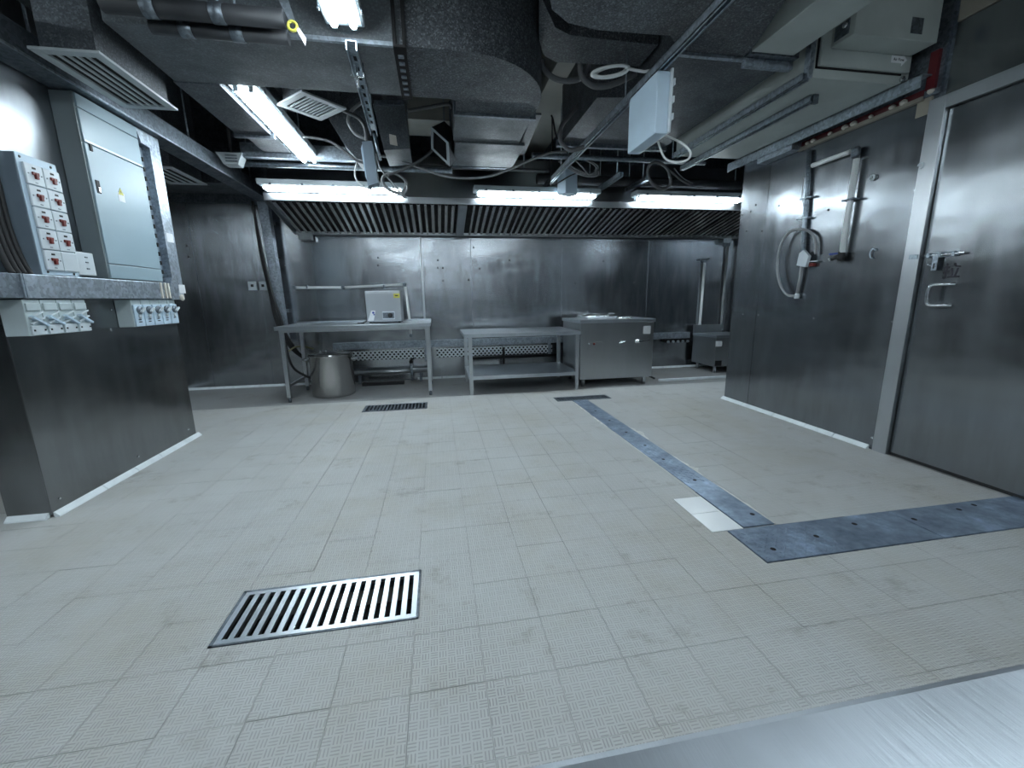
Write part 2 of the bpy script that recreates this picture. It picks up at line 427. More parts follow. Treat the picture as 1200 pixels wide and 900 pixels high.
def make_floor():
    rects = [(XL, XR+0.05, YF, YC), (XL, XRR, YC, YB)]
    for h in (G1, G2, G3): rects = subtract(rects, h)
    m = MB()
    for r in rects: m.box((r[0], r[2], -0.12), (r[1], r[3], -0.004))
    fl = struct(m.build('floor', 'grout', loc=(0, 0, 0)), 'pale grey ribbed tile floor')
    m = MB()
    for h in (G1, G2, G3): m.box((h[0]-0.01, h[2]-0.01, -0.16), (h[1]+0.01, h[3]+0.01, -0.12))
    m.build('drain_pit', 'pit', fl)
    m = MB(); m.box((XL, YS, -0.004), (XRR, YB, 0.0))
    m.build('smooth_screed', 'screed', fl)
    full = None; cells = []
    g = 0.0007
    i0, i1 = math.floor((XL-TX0)/TP), math.ceil((XRR-TX0)/TP)
    j0, j1 = math.floor((YF-TY0)/TP), math.ceil((YS-TY0)/TP)
    for i in range(i0, i1):
        for j in range(j0, j1):
            x0, y0 = TX0+i*TP, TY0+j*TP
            r = (max(x0+g, XL), min(x0+TP-g, XRR), max(y0+g, YF), min(y0+TP-g, YS-0.002))
            if r[1]-r[0] < 0.01 or r[3]-r[2] < 0.01: continue
            rs = [r]
            rs = subtract(rs, (XR, 9, -9, YC))
            whole = len(rs) == 1 and rs[0] == r and abs(r[1]-r[0]-TP+2*g) < 1e-6 and abs(r[3]-r[2]-TP+2*g) < 1e-6
            for h in HOLES:
                k = (h[0]-0.003, h[1]+0.003, h[2]-0.003, h[3]+0.003)
                n = subtract(rs, k)
                if n != rs: whole = False
                rs = n
            if not rs: continue
            c = Vector((x0+TP/2, y0+TP/2, 0)) - Vector((0, 0, H))
            dz = c.dot(CF)
            vis = False; d2 = 1e9
            if dz > 0.2:
                px, py = 600+FPX*c.dot(CR)/dz, 450+FPX*c.dot(CD)/dz
                vis = -60 < px < 1260 and py < 960
                if px > 600 and py > 905-(px-600)*0.215: vis = False
                if x0 < -1.95 and y0 > 2.2 and px < 190: vis = False
                d2 = dz
            cells.append((0 if vis else 1, d2, i, j, rs, whole))
    cells.sort(key=lambda t: (t[0], t[1]))
    rest = MB(); n = 0
    for (v, d2, i, j, rs, whole) in cells:
        x0, y0 = TX0+i*TP, TY0+j*TP
        if v == 0 and n < 296:
            n += 1
            dz = random.uniform(-0.0006, 0.0006)
            if whole and full is not None:
                o = bpy.data.objects.new('floor_tile', full); COL.objects.link(o); o.parent = fl; o.location = (x0, y0, dz); continue
            m = MB()
            for r in rs: m.box((r[0]-x0, r[2]-y0, -0.0045), (r[1]-x0, r[3]-y0, 0.0), 0.0008 if whole else 0)
            bm = m.bm; me = bpy.data.meshes.new('floor_tile'); bmesh.ops.recalc_face_normals(bm, faces=bm.faces[:]); bm.to_mesh(me); bm.free()
            me.materials.append(MAT['tile'])
            if whole: full = me
            o = bpy.data.objects.new('floor_tile', me); COL.objects.link(o); o.parent = fl; o.location = (x0, y0, dz)
        else:
            for r in rs: rest.box((r[0], r[2], -0.0045), (r[1], r[3], 0.0))
    o = rest.build('distant_tiles', 'tile', fl); o['kind'] = 'stuff'
    return fl
FLOOR = make_floor()

def cove(name, p0, p1, nrm, mat='white_trim', hgt=0.026, dep=0.026, parent=None):
    """one white skirting strip with a sloped face, p0->p1 along the wall foot, nrm = away from the wall"""
    p0, p1, nrm = Vector(p0), Vector(p1), Vector(nrm)
    prof = [(0, 0), (dep, 0), (dep*0.9, hgt*0.25), (0.004, hgt), (0, hgt)]
    lo = [p0 + nrm*a + Vector((0, 0, b)) for a, b in prof]; hi = [p1 + nrm*a + Vector((0, 0, b)) for a, b in prof]
    return MB().hull(lo, hi).build(name, mat, parent)

def panel(parent, a, b, mat='steel_wall', bev=0.0015): return MB().box(a, b, bev).build('steel_panel', mat, parent)
def screw(parent, p, nrm, mat='chrome', r=0.007):
    p = Vector(p); n = Vector(nrm)
    return MB().cyl(p, p+n*0.004, r, 10, r2=r*0.7).build('screw', mat, parent)

# back wall -------------------------------------------------------------
m = MB(); m.box((XL-0.1, YB+0.008, 0), (XRR+0.1, YB+0.15, ZC))
WB = struct(m.build('wall_back', 'galv_dark'), 'brushed stainless steel clad back wall')
xs = [XL] + [at(px, 330, Y=YB).x for px in (232, 305)]
for a, b in zip(xs, xs[1:]): panel(WB, (a+0.0015, YB, 0.01), (b-0.0015, YB+0.008, 2.13))
xs = [xs[-1]] + [at(px, 340, Y=YB).x for px in (371, 496, 553, 658, 758)] + [XRR]
for k, (a, b) in enumerate(zip(xs, xs[1:])):
    pr = 0.004 if k < 2 else 0.0
    panel(WB, (a+0.0015, YB-pr, 0.01), (b-0.0015, YB+0.008, 2.12))
sx = at(496, 340, Y=YB).x
MB().box((sx-0.012, YB-0.012, 0.50), (sx+0.012, YB, 1.80), 0.002).build('cover_strip', 'steel_frame', WB)
for px, py in [(327, 302), (334, 311), (443, 302), (443, 311), (513, 305), (513, 314), (519, 314), (549, 294), (555, 290), (549, 328), (562, 315), (563, 328), (590, 295), (590, 307), (597, 305), (597, 315), (656, 331), (674, 332), (707, 295), (707, 306), (743, 331), (519, 329)]:
    p = at(px, py, Y=YB-0.004); screw(WB, p, (0, -1, 0), 'rubber' if (px+py) % 3 else 'chrome', 0.012)
for px, py in [(219, 288), (221, 301), (302, 289)]:
    p = at(px, py, Y=YB); screw(WB, p, (0, -1, 0), 'rubber', 0.013)
# left wall, front wall, right walls --------------------------------------
m = MB(); m.box((XL-0.15, YF, 0), (XL-0.008, YB+0.008, ZC))
WL = struct(m.build('wall_left', 'galv_dark'), 'stainless steel clad side wall beyond the partition')
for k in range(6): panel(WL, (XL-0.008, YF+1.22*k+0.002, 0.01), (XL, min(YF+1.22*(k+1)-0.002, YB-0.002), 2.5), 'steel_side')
m = MB(); m.box((XL-0.1, YF-0.15, 0), (XRR, YF-0.008, ZC))
WF = struct(m.build('wall_front', 'galv_dark'), 'stainless steel clad wall behind the worktop')
for k in range(5): panel(WF, (XL+1.2*k+0.002, YF-0.008, 0.01), (min(XL+1.2*(k+1)-0.002, XR), YF, 2.4))
# right wall: clad block with the door in it
YD0, YD1 = 1.15, 2.08        # door leaf
m = MB()
m.box((XR+0.008, 2.10, 0), (XRR+0.2, YC-0.008, ZC)); m.box((XR+0.06, YF, 0), (XRR+0.2, 2.10, ZC)); m.box((XR+0.02, YF, 0), (XR+0.06, YD0-0.09, ZC))
m.box((XR+0.02, YD0-0.09, 2.06), (XR+0.06, 2.10, ZC))
WR = struct(m.build('wall_right', 'galv_dark'), 'stainless steel clad right wall with the door')
ysm = at(890, 330, X=XR).y
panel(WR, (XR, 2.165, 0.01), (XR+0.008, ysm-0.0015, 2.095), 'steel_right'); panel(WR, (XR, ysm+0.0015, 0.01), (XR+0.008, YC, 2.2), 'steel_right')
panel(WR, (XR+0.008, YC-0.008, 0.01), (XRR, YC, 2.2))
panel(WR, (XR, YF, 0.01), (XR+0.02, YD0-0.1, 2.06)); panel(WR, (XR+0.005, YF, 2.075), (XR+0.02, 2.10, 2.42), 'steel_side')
MB().box((XR, YF, 2.425), (XR+0.02, 2.10, ZC)).build('plaster_band', 'beige', WR)
MB().box((XR-0.004, 2.16, 2.01), (XR+0.02, 2.235, 2.10)).build('plaster_patch', 'beige', WR)
MB().box((XR-0.012, 2.12, 2.10), (XR+0.008, 2.20, 2.9)).build('corner_post', 'galv_dark', WR)
MB().box((XR-0.006, 2.20, 2.112), (XR+0.008, 3.05, 2.15)).build('fire_seal_strip', 'darkred', WR)
MB().box((XR-0.03, 2.14, 2.13), (XR+0.0, 2.185, 2.32)).build('fire_seal_strip', 'darkred', WR)
MB().box((XR-0.022, 2.20, 2.09), (XR+0.008, 3.05, 2.112)).build('ledge_strip', 'beige', WR)
for k in range(9):
    y = 2.19+0.1*k+random.uniform(-.03, .03)
    m = MB(); r = random.uniform(.012, .022)
    m.lathe((XR-0.012, y, 2.123), [(r*0.5, -r*0.7), (r, -r*0.2), (r*0.9, r*0.4), (r*0.3, r*0.8)], 8)
    m.build('sealant_blob', 'caulk', WR)
for px, py in [(1021, 208), (1078, 193), (971, 246), (1072, 223), (913, 241), (893, 271), (886, 240), (880, 248), (870, 252), (1046, 377), (954, 373), (871, 368), (889, 369), (1022, 513), (875, 271)]:
    p = at(px, py, X=XR); screw(WR, p, (-1, 0, 0), 'rubber' if py < 280 and px < 1000 else 'chrome', 0.009)
xr = MB(); xr.box((XRR, YC-0.2, 0), (XRR+0.15, YB+0.008, ZC))
WRR = struct(xr.build('wall_recess', 'galv_dark'), 'steel clad side wall of the cooking recess')
panel(WRR, (XRR-0.008, YC, 0.01), (XRR, YB-0.004, 2.2))
# door ------------------------------------------------------------------
DOOR = struct(thing('door_1', (XR, (YD0+YD1)/2, 0), 'brushed steel door with bolt and pull handle', 'door'))
del DOOR['category']
m = MB(); m.box((XR-0.012, YD1, 0.0), (XR+0.05, YD1+0.085, 2.075), 0.003); m.box((XR-0.012, YD0-0.085, 0.0), (XR+0.05, YD0, 2.075), 0.003); m.box((XR-0.012, YD0, 2.005), (XR+0.05, YD1, 2.075), 0.003)
m.build('door_frame', 'steel_frame', DOOR)
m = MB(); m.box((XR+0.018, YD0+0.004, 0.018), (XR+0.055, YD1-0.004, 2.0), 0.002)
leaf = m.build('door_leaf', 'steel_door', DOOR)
m = MB(); m.box((XR+0.024, YD0, 0.0), (XR+0.05, YD1, 0.018)); m.build('door_gasket', 'rubber', DOOR)
FX = XR+0.018
def hdl(path, r, name, mat, parent): return MB().tube(smooth_path(path, 5), r, 10).build(name, mat, parent)
zt, zb, yy0, yy1 = 1.062, 0.946, 1.985, 1.895
hdl([(FX, yy1, zt), (FX-0.03, yy1+0.03, zt), (FX-0.045, yy0-0.012, zt-0.002), (FX-0.05, yy0, zt-0.025), (FX-0.05, yy0, zb+0.025), (FX-0.045, yy0-0.012, zb+0.002), (FX-0.03, yy1+0.03, zb), (FX, yy1, zb)], 0.009, 'pull_handle', 'chrome', leaf)
bz = 1.225
m = MB(); m.box((FX-0.006, 1.905, bz-0.014), (FX, 2.05, bz+0.014), 0.002); pl = m.build('bolt_plate', 'strut', leaf)
m = MB(); m.cyl((FX-0.016, 1.87, bz), (FX-0.016, 2.12, bz), 0.007, 10); m.build('sliding_bolt', 'chrome', pl)
for y in (1.92, 1.985, 2.04): MB().box((FX-0.024, y-0.008, bz-0.013), (FX, y+0.008, bz+0.013), 0.003).build('bolt_keeper', 'strut', pl)
m = MB(); m.box((FX-0.026, 1.985, bz-0.085), (FX-0.021, 2.012, bz), 0.002); h = m.build('hasp', 'galv', pl)
MB().box((FX-0.0275, 1.995, bz-0.075), (FX-0.0255, 2.002, bz-0.045), 0.0005).build('hasp_slot', 'rubber', pl)
hdl([(FX, 2.035, bz-0.05), (FX-0.02, 2.035, bz-0.05), (FX-0.024, 2.022, bz-0.053), (FX-0.02, 2.012, bz-0.06), (FX, 2.012, bz-0.06)], 0.004, 'staple', 'chrome', pl)
MB().box((XR-0.02, 2.085, bz-0.013), (XR-0.01, 2.13, bz+0.013), 0.002).build('bolt_socket', 'strut', DOOR)
m = MB(); m.box((FX-0.0008, 1.86, bz-0.135), (FX, 1.955, bz-0.03)); stk = m.build('sticker', 'steel_door', leaf)
def text_obj(name, body, size, M4, mat, parent, offset=0.0):
    cu = bpy.data.curves.new(name, 'FONT'); cu.body = body; cu.size = size; cu.extrude = 0.0004
    cu.align_x = 'CENTER'; cu.align_y = 'CENTER'; cu.offset = offset
    t = bpy.data.objects.new('tmp', cu); COL.objects.link(t)
    bpy.context.view_layer.update()
    me = bpy.data.meshes.new_from_object(t.evaluated_get(bpy.context.evaluated_depsgraph_get()))
    bpy.data.objects.remove(t)
    me.materials.clear(); me.materials.append(MAT[mat])
    me.transform(M4)
    off = origin(parent)
    me.transform(Matrix.Translation(-off))
    o = bpy.data.objects.new(name, me); COL.objects.link(o); o.parent = parent; return o
# reads along -Y, up Z, faces -X
def frame(o, ux, uz): 
    n = Vector(ux).cross(Vector(uz))
    return Matrix(((ux[0], uz[0], n.x, o[0]), (ux[1], uz[1], n.y, o[1]), (ux[2], uz[2], n.z, o[2]), (0, 0, 0, 1)))
text_obj('lettering', '拉', 0.085, frame((FX-0.0016, 1.925, bz-0.098), (0, -1, 0), (0, 0, 1)), 'ink', leaf, 0.0022)

# partition with the switchgear -------------------------------------------
PX, PY0, PY1, PX0 = -1.91, 2.245, 3.51, -2.10
m = MB(); m.box((PX0+0.004, PY0+0.004, 0.012), (PX-0.004, PY1-0.004, ZC))
WP = struct(m.build('wall_partition', 'galv_dark'), 'short steel clad partition carrying the switchgear')
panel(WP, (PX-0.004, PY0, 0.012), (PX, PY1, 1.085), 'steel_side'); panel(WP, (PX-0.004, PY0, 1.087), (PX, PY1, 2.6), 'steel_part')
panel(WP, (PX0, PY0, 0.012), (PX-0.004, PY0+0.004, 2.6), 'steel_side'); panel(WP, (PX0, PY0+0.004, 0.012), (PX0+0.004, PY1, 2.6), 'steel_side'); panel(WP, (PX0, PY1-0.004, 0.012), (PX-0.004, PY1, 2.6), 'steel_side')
for px, py in [(70, 584), (162, 535), (221, 503), (130, 363), (130, 386), (130, 387)]:
    screw(WP, at(px, py, X=PX), (1, 0, 0), 'chrome', 0.007)

# ceiling ---------------------------------------------------------------
m = MB(); m.box((XL-0.15, YF-0.15, ZC), (XRR+0.2, YB+0.15, ZC+0.15))
CEIL = struct(m.build('ceiling', 'slab'), 'dark concrete ceiling slab')
p0, p1 = at(648, 72, Z=2.75), at(690, 75, Z=2.75)
m = MB(); m.box((p0.x+0.02, 3.0, 2.72), (p1.x+0.12, 5.4, ZC)); m.build('ceiling_beam', 'cream', CEIL)
m = MB(); m.box((-0.25, 4.35, 2.66), (0.25, 4.75, ZC)); m.build('ceiling_beam', 'cream', CEIL)

# skirtings -------------------------------------------------------------
def skirt(name, pts, nrm, gaps, label):
    t = struct(bpy.data.objects.new(name, None), label); COL.objects.link(t); t.location = pts[0]
    a, b = Vector(pts[0]), Vector(pts[1]); n = len(gaps)-1
    for g0, g1 in zip(gaps, gaps[1:]):
        cove('skirting_tile', a.lerp(b, g0)+(b-a).normalized()*0.003, a.lerp(b, g1)-(b-a).normalized()*0.003, nrm, parent=t)
    return t
skirt('baseboard_partition', ((PX, PY0, 0), (PX, PY1+0.03, 0)), (1, 0, 0), [0.0, 0.24, 0.44, 0.62, 0.85, 1.0], 'white skirting tiles along the partition')
skirt('baseboard_partition_end', ((PX-0.012, PY0, 0), (PX0, PY0, 0)), (0, -1, 0), [0.0, 1.0], 'white skirting tile at the end of the partition')
skirt('baseboard_right', ((XR, 2.19, 0), (XR, YC+0.02, 0)), (-1, 0, 0), [0.0, 0.17, 0.33, 0.55, 0.8, 1.0], 'white skirting tiles along the right wall')
skirt('baseboard_back_left', ((XL, YB, 0), (-1.35, YB, 0)), (0, -1, 0), [i/6 for i in range(7)], 'white skirting tiles at the back left wall')
skirt('baseboard_back', ((-0.3, YB-0.004, 0), (XRR-0.01, YB-0.004, 0)), (0, -1, 0), [i/14 for i in range(15)], 'white skirting tiles at the back wall')
skirt('baseboard_left', ((XL, 2.2, 0), (XL, YB, 0)), (1, 0, 0), [i/10 for i in range(11)], 'white skirting tiles along the left wall')
m = MB(); a = at(776, 444, Z=0.03); b = at(849, 437, Z=0.03)
m.box((2.62, a.y-0.02, 0.0), (XRR-0.01, a.y+0.015, 0.03), 0.004)
struct(m.build('trim_1', 'white_trim'), 'white edging strip across the recess floor')

# ================================================================== FLOOR FITTINGS
def drain(R, nslots, label, mat='steel_top', bw=0.55):
    x0, x1, y0, y1 = R
    t = thing('drain_grate', ((x0+x1)/2, (y0+y1)/2, 0), label, 'drain grate')
    m = MB(); rw = 0.010
    m.box((x0, y0, -0.05), (x1, y0+rw*0.5, 0.002)); m.box((x0, y1-rw, -0.05), (x1, y1, 0.002)); m.box((x0, y0, -0.05), (x0+rw, y1, 0.002)); m.box((x1-rw*0.6, y0, -0.05), (x1, y1, 0.002))
    m.build('rim', 'galv_dark', t)
    a0, a1, b0, b1 = x0+rw+0.001, x1-rw*0.6-0.001, y0+rw*0.5+0.001, y1-rw-0.001
    fw = 0.017
    m = MB(); m.box((a0, b0, -0.012), (a1, b0+fw, 0.003), 0.001); m.box((a0, b1-fw, -0.012), (a1, b1, 0.003), 0.001)
    m.box((a0, b0+fw, -0.012), (a0+fw, b1-fw, 0.003)); m.box((a1-fw, b0+fw, -0.012), (a1, b1-fw, 0.003))
    m.build('frame', mat, t)
    span = a1-a0-2*fw; r_ = bw/(1-bw); sl = span/(nslots+(nslots-1)*r_); br = sl*r_; p = br/bw; first = None
    for k in range(1, nslots):
        xc = a0+fw+sl*k+br*(k-0.5)
        if first is None:
            first = MB().box((xc-p*bw/2, b0+fw-0.001, -0.012), (xc+p*bw/2, b1-fw+0.001, 0.0025), 0.0008).build('bar', mat, t); fx = xc
        else: copy_part(first, t, (xc-fx, 0, 0))
    return t
drain(G1, 17, 'large bright steel drain grate in the open tile floor', 'steel_top', 0.52)
drain(G2, 17, 'dark slotted drain grate in front of the table with the stock pot', 'galv_dark', 0.5)
t3 = drain(G3, 18, 'small dark mesh drain grate at the far end of the long trench cover', 'galv_dark', 0.35)
x0, x1, y0, y1 = G3
for k in range(1, 5):
    y = y0+0.02+(y1-y0-0.04)*k/5; MB().box((x0+0.02, y-0.003, -0.008), (x1-0.02, y+0.003, 0.002)).build('cross_bar', 'galv_dark', t3)

def plate(R, holes, label, lens=None):
    x0, x1, y0, y1 = R
    t = thing('trench_cover', ((x0+x1)/2, (y0+y1)/2, 0), label, 'trench cover', 'steel trench covers let into the floor')
    m = MB(); m.box((x0+0.002, y0+0.002, -0.0038), (x1-0.002, y1-0.002, 0.003), 0.001); b = m.build('plate', 'plate', t)
    for hx, hy in holes: MB().lathe((hx, hy, 0), [(0.011, 0.0015), (0.011, 0.0034)], 14).build('lift_hole', 'pit', b)
    if lens:
        m = MB(); n = 0
        xa, xb, ya, yb = lens; st = 0.024
        for i in range(int((xb-xa)/st)):
            for j in range(int((yb-ya)/st)):
                cx, cy = xa+(i+.5)*st, ya+(j+.5)*st
                if any(abs(cx-hx) < 0.02 and abs(cy-hy) < 0.02 for hx, hy in holes): continue
                a = PI/4 if (i+j) % 2 else -PI/4
                u = Vector((math.cos(a), math.sin(a), 0)); v = Vector((-u.y, u.x, 0)); c = Vector((cx, cy, 0.0028))
                q = [c-u*0.012, c+v*0.0045, c+u*0.012, c-v*0.0045]; tp = [c-u*0.005+Vector((0, 0, .003)), c+u*0.005+Vector((0, 0, .003))]
                vs = [m.bm.verts.new(p) for p in q+tp]
                for f in ((0, 1, 5, 4), (1, 2, 5), (2, 3, 4, 5), (3, 0, 4)): m.bm.faces.new([vs[k] for k in f])
        o = m.build('raised_lens_pattern', 'plate', b); o['kind'] = 'stuff'
    return t
xm = (T1[0]+T1[1])/2
plate((T1[0], T1[1], T1[2], 2.762), [(xm+0.04, 1.585), (xm, 1.98), (xm-0.01, 2.30), (xm, 2.56)], 'long blue-grey trench cover beside the two white floor tiles', (T1[0]+0.01, T1[1]-0.01, 1.95, 2.75))
plate((T1[0], T1[1], 2.764, T1[3]), [(xm, 2.86), (xm, 3.18), (xm, 3.5)], 'long blue-grey trench cover that runs up to the small mesh drain', (T1[0]+0.01, T1[1]-0.01, 2.77, 3.9))
ym = (T2[2]+T2[3])/2
plate((T2[0], 2.06, T2[2], T2[3]), [(1.30, ym-0.045), (1.55, ym+0.0), (1.80, ym+0.05)], 'wide trench cover with raised lens pattern meeting the long trench cover', (T2[0]+0.01, 1.62, T2[2]+0.01, T2[3]-0.01))
plate((2.062, T2[1], T2[2], T2[3]), [(2.1, ym+0.03), (2.40, ym+0.06), (2.52, ym+0.08)], 'wide worn trench cover at the foot of the steel door')
for k, (a, b) in enumerate(((WT[2], (WT[2]+WT[3])/2-0.0012), ((WT[2]+WT[3])/2+0.0012, WT[3]))):
    m = MB(); m.box((WT[0], a, -0.004), (WT[1], b, 0.001), 0.0008)
    tag(m.build('white_floor_tile', 'white_tile'), ['glossy white patch tile touching the wide trench cover corner', 'glossy white patch tile beside the long trench cover, farther from the wide cover'][k], 'tile', 'white patch tiles in the floor')

def smear(x0, x1, y0, y1, n=9):
    pts = []; sgn = 1 if x1 > x0 else -1
    for k in range(n+1): pts.append((x0, y0+(y1-y0)*k/n))
    for k in range(n, -1, -1): pts.append((x0+sgn*max(0.002, abs(x1-x0)*random.uniform(0.15, 1.0)*math.sin(PI*(k+0.4)/(n+0.8))), y0+(y1-y0)*k/n+random.uniform(-.004, .004)))
    return MB().prism(pts, 'Z', -0.001, 0.0014).build('mortar_smear', 'mortar', FLOOR)
for a in ((T1[0]-0.001, T1[0]-0.03, 3.42, 3.88), (T1[0]-0.001, T1[0]-0.035, 3.02, 3.34), (T1[0]-0.001, T1[0]-0.012, 1.85, 2.9), (T1[1]+0.001, T1[1]+0.05, 2.66, 3.0), (T1[1]+0.001, T1[1]+0.055, 2.02, 2.35), (T1[1]+0.001, T1[1]+0.03, 1.50, 1.9)): smear(*a)

# foreground worktop ------------------------------------------------------
t = thing('worktop_counter', (0.45, -0.25, 0), 'bright stainless steel worktop with a straight bright edge in the foreground', 'counter')
m = MB(); m.box((-0.75, -0.62, 0.812), (1.65, 0.122, 0.85), 0.004); m.build('worktop', 'steel_counter', t)
for x in (-0.68, 1.58):
    for y in (-0.55, 0.02): MB().cyl((x, y, 0), (x, y, 0.812), 0.019, 14).build('leg', 'steel_frame', t)
m = MB(); m.box((-0.7, -0.58, 0.2), (1.6, 0.04, 0.225), 0.003); m.build('shelf', 'steel_frame', t)

# ================================================================== LIGHT FITTINGS
def batten(name, c, length, axis, label, width=0.15, rods=0.0, group='fluorescent battens'):
    """twin tube weatherproof batten, c = centre of its underside"""
    t = thing(name, c, label, 'light', group)
    c = Vector(c)
    def q(u, v, z): return (c.x+u, c.y+v, c.z+z) if axis == 'X' else (c.x+v, c.y+u, c.z+z)
    hl, hw = length/2, width/2
    m = MB(); m.box(q(-hl, -hw, 0.045), q(hl, hw, 0.095), 0.008); h = m.build('housing', 'tray_grey', t)
    m = MB(); m.box(q(-hl+0.02, -hw+0.012, 0.04), q(hl-0.02, hw-0.012, 0.0455)); m.build('reflector', 'tray_grey', h)
    for s in (-1, 1):
        m = MB(); m.cyl(q(-hl+0.05, s*width*0.24, 0.026), q(hl-0.05, s*width*0.24, 0.026), 0.016, 12); m.build('fluorescent_tube', 'tube', t)
        for e in (-1, 1):
            MB().box(q(e*(hl-0.045)-0.006, s*width*0.24-0.012, 0.012), q(e*(hl-0.045)+0.006, s*width*0.24+0.012, 0.045)).build('lamp_holder', 'tray_grey', h)
    m = MB(); n = 10; prof = []
    for k in range(n+1):
        a = PI*k/n; prof.append((-hw*math.cos(a)*0.98, 0.045-0.045*math.sin(a)**0.6))
    for (a0, b0), (a1, b1) in zip(prof, prof[1:]):
        m.quad(q(-hl+0.03, a0, b0), q(hl-0.03, a0, b0), q(hl-0.03, a1, b1), q(-hl+0.03, a1, b1))
    for e in (-1, 1):
        mid = [q(e*(hl-0.03), a, b) for a, b in prof]; end = [q(e*(hl-0.002), a*0.75, 0.045-(0.045-b)*0.35) for a, b in prof]
        for i in range(n): m.quad(mid[i], mid[i+1], end[i+1], end[i])
    m.build('clear_cover', 'cover', t)
    for k in range(5):
        u = -hl+0.12+(length-0.24)*k/4
        for s in (-1, 1): MB().box(q(u-0.01, s*(hw+0.004)-0.004, 0.035), q(u+0.01, s*(hw+0.004)+0.004, 0.06), 0.002).build('cover_clip', 'galv_dark', h)
    if rods:
        for u in (-hl*0.6, hl*0.6): MB().cyl(q(u, 0, 0.09), q(u, 0, 0.09+rods), 0.005, 8).build('hanging_rod', 'strut', t)
    return t
YLH = 4.50
for (pa, pb), lab in zip((((305, 222), (478, 232)), ((555, 228), (701, 232)), ((742, 234), (900, 240))),
        ('fluorescent batten on the hood edge above the table with the stock pot', 'fluorescent batten on the hood edge, middle one of three', 'fluorescent batten on the hood edge beside the right steel wall')):
    a = at(*pa, Y=YLH).x; b = min(at(*pb, Y=YLH).x, a+1.33)
    batten('batten_light', ((a+b)/2, YLH-0.01, 2.035), b-a, 'X', lab)
batten('batten_light', (-1.035, 3.56, 2.2), 1.38, 'Y', 'fluorescent batten hung beside the left branch duct', 0.17, 0.8)
batten('batten_light', (-0.345, 1.60, 2.2), 1.36, 'Y', 'fluorescent batten hanging in front of the main duct', 0.17, 0.8)
batten('batten_light', (1.25, 0.45, 2.35), 1.33, 'X', 'added unseen fluorescent batten above the foreground worktop', 0.15, 0.66)  # added out of view, placed so the worktop reflects brightly
batten('batten_light', (-2.58, 1.3, 2.30), 1.33, 'Y', 'fluorescent batten hung in the passage beside the partition', 0.15, 0.03)
batten('batten_light', (-0.6, -0.75, 2.35), 1.33, 'X', 'added unseen fluorescent batten behind the foreground worktop', 0.15, 0.66)  # unseen fitting added to brighten the foreground floor

# ================================================================== EXTRACTOR HOOD
HX0, HX1 = -1.557, XRR-0.015
HF, HB, ZF, ZBk = 4.60, 5.40, 2.0, 1.81
t = thing('extractor_hood', ((HX0+HX1)/2, 5.0, ZBk-0.06), 'long stainless steel extractor hood with slanted baffle filters', 'hood')
m = MB(); m.prism([(HF-0.03, ZF-0.02), (HF, ZF+0.0), (HB+0.05, ZBk+0.012), (YB-0.006, ZBk+0.012), (YB-0.006, 2.5), (4.85, 2.5), (HF-0.03, 2.03)], 'X', HX0, HX1); m.build('canopy', 'steel_hood', t)
m = MB(); m.box((HX0, HF-0.042, ZF-0.028), (HX1, HF-0.028, 2.035), 0.003); m.build('front_lip', 'steel_hood', t)
m = MB(); m.box((HX0, HB-0.01, ZBk-0.022), (HX1, HB+0.07, ZBk+0.014), 0.005); gt = m.build('grease_gutter', 'steel_hood', t)
dirv = Vector((0, HB-HF-0.02, ZBk+0.012-ZF)); Ld = dirv.length; dirv.normalize(); nrm = Vector((0, dirv.z, -dirv.y))
if nrm.z > 0: nrm = -nrm
m = MB(); o0 = Vector((0, HF+0.005, ZF-0.004))
def hq(x, s, n): return (x, (o0+dirv*s+nrm*n).y, (o0+dirv*s+nrm*n).z)
m = MB(); m.hull([hq(HX0+0.03, 0.01, 0.0), hq(HX1-0.03, 0.01, 0.0), hq(HX1-0.03, Ld-0.01, 0.0), hq(HX0+0.03, Ld-0.01, 0.0)], [hq(HX0+0.03, 0.01, 0.004), hq(HX1-0.03, 0.01, 0.004), hq(HX1-0.03, Ld-0.01, 0.004), hq(HX0+0.03, Ld-0.01, 0.004)])
m.build('filter_backing', 'pit', t)
sep_x = at(540, 255, Y=5.0).x
pit = 0.0715; x = HX0+0.06; proto = None; k = 0
while x < HX1-0.04:
    if abs(x-sep_x) > 0.055 and (k % 7) != 6:
        if proto is None:
            m = MB(); w2 = 0.017
            sec = [(-w2, 0.006), (-w2, 0.026), (-w2+0.005, 0.030), (w2-0.005, 0.030), (w2, 0.026), (w2, 0.006), (w2-0.004, 0.006), (w2-0.004, 0.022), (-w2+0.004, 0.022), (-w2+0.004, 0.006)]
            m.hull([hq(x+a, 0.015, b) for a, b in sec], [hq(x+a, Ld-0.03, b) for a, b in sec]); proto = m.build('baffle_slat', 'slat', t); px0 = x
        else: copy_part(proto, t, (x-px0, 0, 0))
    elif (k % 7) == 6 and abs(x-sep_x) > 0.055:
        m = MB(); m.hull([hq(x+a, 0.012, b) for a, b in ((-.012, 0.004), (.012, 0.004), (.012, 0.032), (-.012, 0.032))], [hq(x+a, Ld-0.012, b) for a, b in ((-.012, 0.004), (.012, 0.004), (.012, 0.032), (-.012, 0.032))]); m.build('filter_edge', 'slat', t)
    x += pit; k += 1
m = MB(); m.hull([hq(sep_x+a, -0.02, b) for a, b in ((-.045, 0), (.045, 0), (.045, 0.045), (-.045, 0.045))], [hq(sep_x+a, Ld+0.0, b) for a, b in ((-.045, 0), (.045, 0), (.045, 0.045), (-.045, 0.045))]); m.build('joint_cover', 'steel_hood', t)
m = MB(); m.prism([(HF-0.035, ZF-0.03), (HF-0.035, 2.04), (YB-0.006, 2.5), (YB-0.006, ZBk-0.02), (HB, ZBk-0.03)], 'X', HX0-0.012, HX0); m.build('end_panel', 'steel_hood', t)
